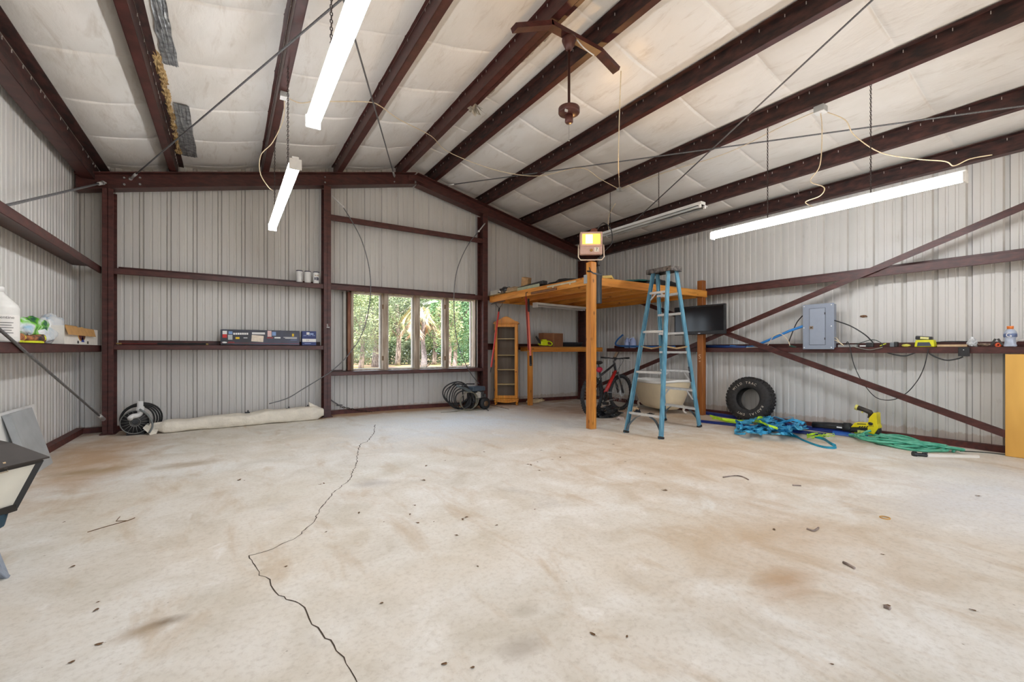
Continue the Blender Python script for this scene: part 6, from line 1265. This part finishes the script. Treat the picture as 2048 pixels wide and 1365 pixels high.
mb = MB(Mt)
def arc(txt, a0, step, rad, size, flip=False):
    for k, ch in enumerate(txt):
        if ch == ' ': continue
        a = R(a0 + k * step); M = Matrix.Translation((rad * math.cos(a), rad * math.sin(a), .1335)) @ Matrix.Rotation(a + (PI / 2 if flip else -PI / 2), 4, 'Z')
        mb.text(ch, size, M)
arc('WILD TRAC', 146, -10.2, .297, .062); arc('RADIAL EWT', -24, -10.4, .297, .060)
mb.build('lettering', mat('raised_white_letter', sr(216, 204, 186), .6, 0, .1), o)
# ================================================================== PIPES, STRAPS, BLOWER, HOSE
NAVY = mat('navy_pole', sr(26, 44, 110), .4, 0, .2)
a_, b_ = Vector((8.18, PX(1398, 830, 8.18).y, fz(8.18) + .035)), Vector((7.98, PX(1700, 862, 7.98).y, fz(8) + .035)); mb = MB(); mb.cyl(a_, b_, .034, 14); tag(mb.build('pole', NAVY, None, loc=(a_ + b_) / 2), 'long navy pole lying behind the straps at the foot of the right wall', 'pole', 'navy poles')
a_, b_ = FL(1402, 843, .025), FL(1652, 870, .03); mb = MB(); mb.cyl(a_, b_, .026, 12); tag(mb.build('pole', NAVY, None, loc=(a_ + b_) / 2), 'shorter navy pole lying in front, half buried under the blue straps', 'pole', 'navy poles')
a_, b_ = FL(1666, 866, .03), FL(1735, 875, .03); mb = MB(); mb.cyl(a_, b_, .03, 12); tag(mb.build('pole', mat('blue_pole', sr(36, 92, 176), .4), None, loc=(a_ + b_) / 2), 'bright blue pole end poking out before the leaf blower', 'pole')
CY = mat('cyan_webbing', sr(38, 164, 222), .55, 0, .2, 12, sr(104, 206, 240)); LIM = mat('lime_webbing', sr(190, 232, 40), .55, 0, .16, 12); TEALW = mat('teal_webbing', sr(20, 140, 170), .55, 0, .2, 12)
def straps(name, label, m, u0, u1, v0, v1, n_, seed, h=.14, w=.045, cat='strap', ctrl=9):
    q = random.Random(seed); o = thing(name, label, cat, FL((u0 + u1) / 2, (v0 + v1) / 2)); mb = MB()
    for k in range(n_):
        pts = []; u = q.uniform(u0, u1); v = q.uniform(v0, v1)
        for j in range(ctrl):
            u = min(u1, max(u0, u + q.uniform(-.35, .35) * (u1 - u0))); v = min(v1, max(v0, v + q.uniform(-.4, .4) * (v1 - v0)))
            p_ = FL(u, v, .006 + q.random() ** 1.6 * h); p_.x = min(p_.x, 8.22); pts.append(p_)
        P = spline(pts, 9); sd_ = []
        a = q.uniform(0, 6.28)
        for i in range(len(P)): a += q.uniform(-.12, .12); sd_.append(Vector((math.cos(a) * .6, math.sin(a) * .6, .45 + .45 * math.sin(i * .09 + k))))
        mb.strip(P, w, sd_, 0, .003)
    mb.build('webbing', m, o); return o
o = straps('ratchet_straps', 'tangled heap of cyan webbing straps on the floor before the tyre', CY, 1474, 1582, 842, 868, 17, 5, .13, ctrl=8)
straps('ratchet_straps', 'heap of cyan straps piled between the tyre and the leaf blower', CY, 1528, 1614, 834, 858, 14, 8, .20, ctrl=8)
straps('ratchet_straps', 'tangled lime green cord before the blue pole end', LIM, 1614, 1668, 866, 877, 7, 9, .06, .012, 'cord', 8)
o = thing('strap', 'lime green strap stretched over the cyan heap below the tyre', 'strap', FL(1520, 845)); mb = MB()
mb.strip([FL(1420, 832, .06), FL(1445, 839, .06), FL(1480, 843, .04), FL(1505, 843, .09), FL(1520, 843, .17), FL(1535, 851, .14), FL(1556, 858, .11)], .06, Vector((.5, .5, .5)), 0, .003); mb.strip(spline([FL(1512, 842, .10), FL(1516, 836, .18), FL(1524, 836, .17), FL(1526, 843, .09), FL(1516, 846, .05)], 5), .05, Vector((.6, .2, .6))); mb.build('webbing', LIM, o)
o = thing('strap', 'lime green strap lying beside the ladder foot along the navy pole', 'strap', FL(1440, 838)); mb = MB(); mb.strip(spline([FL(1424, 838, .02), FL(1432, 838, .04), FL(1450, 843, .02), FL(1470, 846, .02), FL(1488, 847, .02)], 5), .05, Vector((.5, .6, .3))); mb.build('webbing', LIM, o)
o = thing('strap', 'single teal strap trailing forward on the floor with a curled end', 'strap', FL(1630, 880)); mb = MB()
mb.strip(spline([FL(1560, 867, .03), FL(1588, 872, .02), FL(1605, 881, .008), FL(1630, 891, .008), FL(1650, 896, .008), FL(1668, 897, .01), FL(1672, 893, .02), FL(1660, 887, .04), FL(1648, 879, .02), FL(1630, 874, .02)], 6), .045, Vector((.3, .3, 1)).normalized(), 0, .003); mb.build('webbing', TEALW, o)
# leaf blower
XBl = 8.02; pz_ = fz(XBl)
def BL(u, v, X=XBl): return PX(u, v, X)
o = thing('leaf_blower', 'neon yellow and black leaf blower lying at the foot of the right wall', 'leaf blower', (XBl, BL(1735, 860).y, pz_)); YB_ = mat('blower_yellow', sr(226, 206, 16), .4, 0, .1)
mb = MB(); mb.tube([BL(1626, 850), BL(1660, 852), BL(1690, 855), BL(1705, 857)], .06, 14, rs=[.052, .056, .062, .066]); mb.build('nozzle_tube', BLACKP, o)
mb = MB(); mb.tube([BL(1688, 855), BL(1702, 856.5)], .074, 14); mb.build('collar', BLACK, o)
mb = MB(); mb.bar(BL(1703, 856), BL(1748, 862), .14, .10); mb.build('lower_housing', BLACKP, o, .02, 2)
mb = MB()
def quadp(px4, X0, X1): 
    A = [PX(u, v, X0) for u, v in px4]; B_ = [PX(u, v, X0) + Vector((X1 - X0, 0, 0)) for u, v in px4]; n_ = len(A); mb.add(A + B_, [tuple(range(n_)), tuple(range(n_, 2 * n_))[::-1]] + [(k, (k + 1) % n_, n_ + (k + 1) % n_, n_ + k) for k in range(n_)])
quadp([(1701, 855), (1709, 846), (1735, 847), (1738, 836), (1747, 826), (1753, 827), (1754, 849), (1757, 856), (1747, 870), (1734, 866), (1735, 856)], XBl - .085, XBl + .07); yb_ = mb.build('housing', YB_, o, .008, 2)
mb = MB()
for k in range(4): mb.bar(BL(1718 + 5 * k, 855, XBl - .086), BL(1721 + 5 * k, 853, XBl - .086), .004, .012)
mb.bar(BL(1714, 848.5, XBl - .086), BL(1732, 849, XBl - .086), .004, .012); mb.blob(BL(1741, 848, XBl - .086), (.006, .03, .022), 2, .2); mb.build('vent_slots', BLACKP, yb_)
mb = MB(); p = BL(1742, 852.5, XBl - .089); q = BL(1723, 864, XBl - .10)
RXM = Matrix(((0, 0, -1, 0), (-1, 0, 0, 0), (0, 1, 0, 0), (0, 0, 0, 1)))
mb.box(q, (.004, .10, .04)); mb.build('label_plate', mat('lime_label', sr(206, 214, 120), .5, 0, .3, 40), o)
mb = MB(); mb.text('ADM', .03, Matrix.Translation(p) @ RXM); mb.build('lettering', BLACKP, yb_)
mb = MB(); w1_ = BL(1679, 855.5, XBl - .066); mb.box(w1_, (.004, .075, .02)); mb.build('tube_mark', WHITEP, o)
mb = MB(); mb.bar(BL(1741, 837, XBl), BL(1743, 829, XBl), .06, .06); mb.tube([BL(1743, 832), BL(1740, 825), BL(1728, 820), BL(1716, 816)], .034, 10, rs=[.04, .038, .033, .036]); mb.build('handle', mat('handle_dark', sr(52, 44, 40), .6, 0, .2), o)
mb = MB(); mb.tube([BL(1716, 816), BL(1711, 814.5)], .042, 10); mb.bar(BL(1726, 822, XBl), BL(1724, 826, XBl), .02, .02); mb.build('handle_end', mat('handle_yellow', sr(216, 206, 110), .5), o)
mb = MB(); mb.tube([BL(1748, 862), BL(1760, 863)], .075, 16, rs=[.06, .07]); mb.build('intake', BLACK, o)
# green garden hose
HG = mat('green_hose', sr(60, 160, 130), .38, 0, .12, 14, sr(110, 190, 160)); o = thing('garden_hose', 'green garden hose in a flattened coil on the floor by the right wall', 'hose', FL(1800, 892)); mb = MB(); q = random.Random(17)
hc_ = FL(1803, 891); e1 = (FL(1915, 908) - FL(1712, 878)); e1.z = 0; L1 = e1.length / 2; e1.normalize(); e2 = Vector((-e1.y, e1.x, 0)); pts = []
turns = 10
for k in range(turns * 14):
    a = 2 * PI * k / 14; tno = k / 14; s_ = .70 + .30 * math.sin(tno * 2.1 + 1); s2 = .22 + .10 * math.sin(tno * 1.7); off = .10 * math.sin(tno * 2.7)
    p = hc_ + e1 * (math.cos(a) * L1 * s_ + off) + e2 * (math.sin(a) * s2 + .05 * math.sin(2 * a + tno)); p.z = fz(p.x) + .018 + .012 * (tno % 5) + .012 * math.sin(a * 2 + tno); pts.append(p)
mb.tube(spline(pts, 3), .0165, 8)
mb.tube(spline([BL(1742, 862, 7.9), BL(1733, 864, 7.88), BL(1727, 869, 7.86), BL(1732, 877, 7.82), BL(1748, 884, 7.75), BL(1775, 889, 7.7), BL(1810, 889, 7.7), BL(1850, 896, 7.68)], 6), .0175, 8); mb.build('coil', HG, o)
a_, b_ = FL(1853, 911, .02), FL(1832, 909, .025); mb = MB(); mb.cyl(a_, b_, .02, 12); mb.cyl(b_, b_ + (b_ - a_) * .3, .034, 12); mb.bar(a_.lerp(b_, .4) + Z * .02, a_.lerp(b_, -.1) + Z * .03, .02, .015); mb.build('nozzle', BLACKP, o, .003)
a_, b_ = FL(1853, 912, .012), FL(1956, 914, .012); mb = MB(); mb.cyl(a_, b_, .022, 12); tag(mb.build('pipe', mat('white_pipe', sr(230, 226, 218), .4, 0, .04), None, loc=(a_ + b_) / 2), 'white pipe lying on the floor along the near edge of the green hose', 'pipe')
p = FL(1717, 874); mb = MB(); mb.box(p + Vector((0, 0, .05)), (.05, .09, .10), 0, None, 1, Matrix.Rotation(R(12), 4, 'X')); tag(mb.build('lime_tag', LIM, None, loc=p), 'lime green webbing end standing at the left tip of the green hose coil', 'strap')
wire('cord', [FL(1920, 903, .006), FL(1948, 904, .006), FL(1985, 907, .006), FL(2045, 914, .006)], .006, mat('dark_cord', sr(50, 58, 50), .6), 'thin dark cord running along the floor to the pine board', 'cord')
# ================================================================== LEAVES AND TWIGS
LF = mat('dry_leaf', sr(96, 66, 40), .8, 0, .35, 20, sr(132, 98, 60)); q = random.Random(5)
spots = [(888, 902), (890, 922), (969, 905), (853, 933), (847, 962), (1070, 1020), (955, 1134), (868, 1045), (925, 1040), (768, 1045), (1083, 902), (1105, 921), (1121, 916), (1250, 925), (1227, 890), (945, 1337), (1290, 949), (1330, 982), (888, 1330), (763, 1208), (1254, 1275), (1185, 1270), (1775, 1213), (1945, 1222), (820, 1030), (829, 1012), (835, 1047), (912, 1072), (932, 1036), (993, 1052), (718, 1027), (1055, 930), (1062, 931), (1075, 925), (1078, 942), (128, 1046), (145, 1135), (192, 1222), (195, 1206), (640, 970), (648, 968), (478, 961), (489, 962), (490, 943), (572, 1134), (1548, 1060), (1765, 1110), (1955, 993), (1664, 1330), (143, 1326), (198, 1290), (652, 1065)]
proto = None
for k, (u, v) in enumerate(spots):
    p = FL(u, v)
    if k < 4 or proto is None or k % 13 == 0:
        mb = MB(); n_ = 10; L_ = .042
        pts = [(L_ * math.cos(2 * PI * j / n_), L_ * .45 * math.sin(2 * PI * j / n_) * (1 + .3 * q.random()), .004 + .012 * abs(math.sin(2 * PI * j / n_ + k)) * q.random()) for j in range(n_)]
        mb.add([(0, 0, .010)] + pts, [(0, 1 + j, 1 + (j + 1) % n_) for j in range(n_)]); mb.tube([(L_ * .9, 0, .005), (L_ * 1.5, .004, .006)], .0015, 4)
        proto = mb.build('dry_leaf', LF, None); ob = proto
    else: ob = proto.copy(); COL.objects.link(ob)
    ob.location = p + Z * .0015; ob.rotation_euler = (0, 0, q.uniform(0, 6.28)); s_ = q.uniform(.22, .55) * (1.0 if v < 1000 else .7); ob.scale = (s_, s_, s_)
    tag(ob, 'small dry brown leaf or crumb lying on the concrete floor', 'leaf', 'dry leaves on the floor')
for pts, r_, lab in (([(175, 1065), (215, 1053), (255, 1042), (270, 1036)], .0025, 'long thin forked pine needle on the left of the floor'), ([(1446, 955), (1470, 952), (1485, 954), (1497, 960)], .006, 'thin curved twig on the floor right of centre, before the ladder'), ([(1614, 1058), (1626, 1062), (1633, 1059), (1637, 1056)], .006, 'bent dark twig on the right part of the floor'), ([(1686, 1125), (1695, 1129), (1709, 1137)], .007, 'frayed bark sliver on the right part of the floor'), ([(1767, 1213), (1774, 1215), (1780, 1218)], .008, 'grey bark chip low on the right part of the floor'), ([(1585, 971), (1602, 972)], .006, 'short straight twig on the floor below the green hose')):
    P = [FL(*t, r_) for t in pts]; mb = MB(); mb.tube(spline(P, 4), r_, 6)
    if 'forked' in lab: mb.tube([P[2], FL(232, 1043, r_), FL(240, 1034, r_)], r_, 5)
    tag(mb.build('twig', BARK if r_ > .003 else LF, None, loc=P[len(P) // 2]), lab, 'twig')
p = FL(1770, 1036, .004); mb = MB(); mb.torus(p, .03, .004, None, 20, 5); tag(mb.build('rubber_band', mat('orange_band', sr(206, 156, 76), .5), None, loc=p), 'small orange rubber band on the floor', 'band')

# ================================================================== LIGHT, SKY, CAMERA
w = bpy.data.worlds.new('sky'); S.world = w; w.use_nodes = True; n = w.node_tree; bg = n.nodes['Background']
sky = n.nodes.new('ShaderNodeTexSky'); sky.sky_type = 'HOSEK_WILKIE'; sky.sun_direction = (-.25, -.55, .8); sky.turbidity = 3.5
n.links.new(mixc(n, .55, sky.outputs[0], (.80, .88, 1.)), bg.inputs[0]); bg.inputs[1].default_value = 2.3
sl = bpy.data.lights.new('sun', 'SUN'); sl.energy = 4.2; sl.angle = R(.6); sl.color = (1, .95, .86); so = bpy.data.objects.new('sun', sl); COL.objects.link(so)
so.rotation_euler = Vector((.22, .50, -1.0)).to_track_quat('-Z', 'Y').to_euler()
cd = bpy.data.cameras.new('camera'); co = bpy.data.objects.new('camera', cd); COL.objects.link(co); co.location = (0, 0, EYE); co.rotation_euler = (PI / 2, 0, -TH)
cd.sensor_width = 36; cd.lens = F / 2048 * 36; cd.shift_y = (CV - 682.5) / 2048; cd.clip_start = .02; cd.clip_end = 300
S.camera = co
vs_ = S.view_settings; vs_.view_transform = 'Standard'; vs_.look = 'None'; vs_.gamma = 1; vs_.exposure = 1.6; vs_.use_curve_mapping = False
S.cycles.use_denoising = True; S.cycles.max_bounces = 10; S.cycles.diffuse_bounces = 6; S.cycles.sample_clamp_indirect = 8
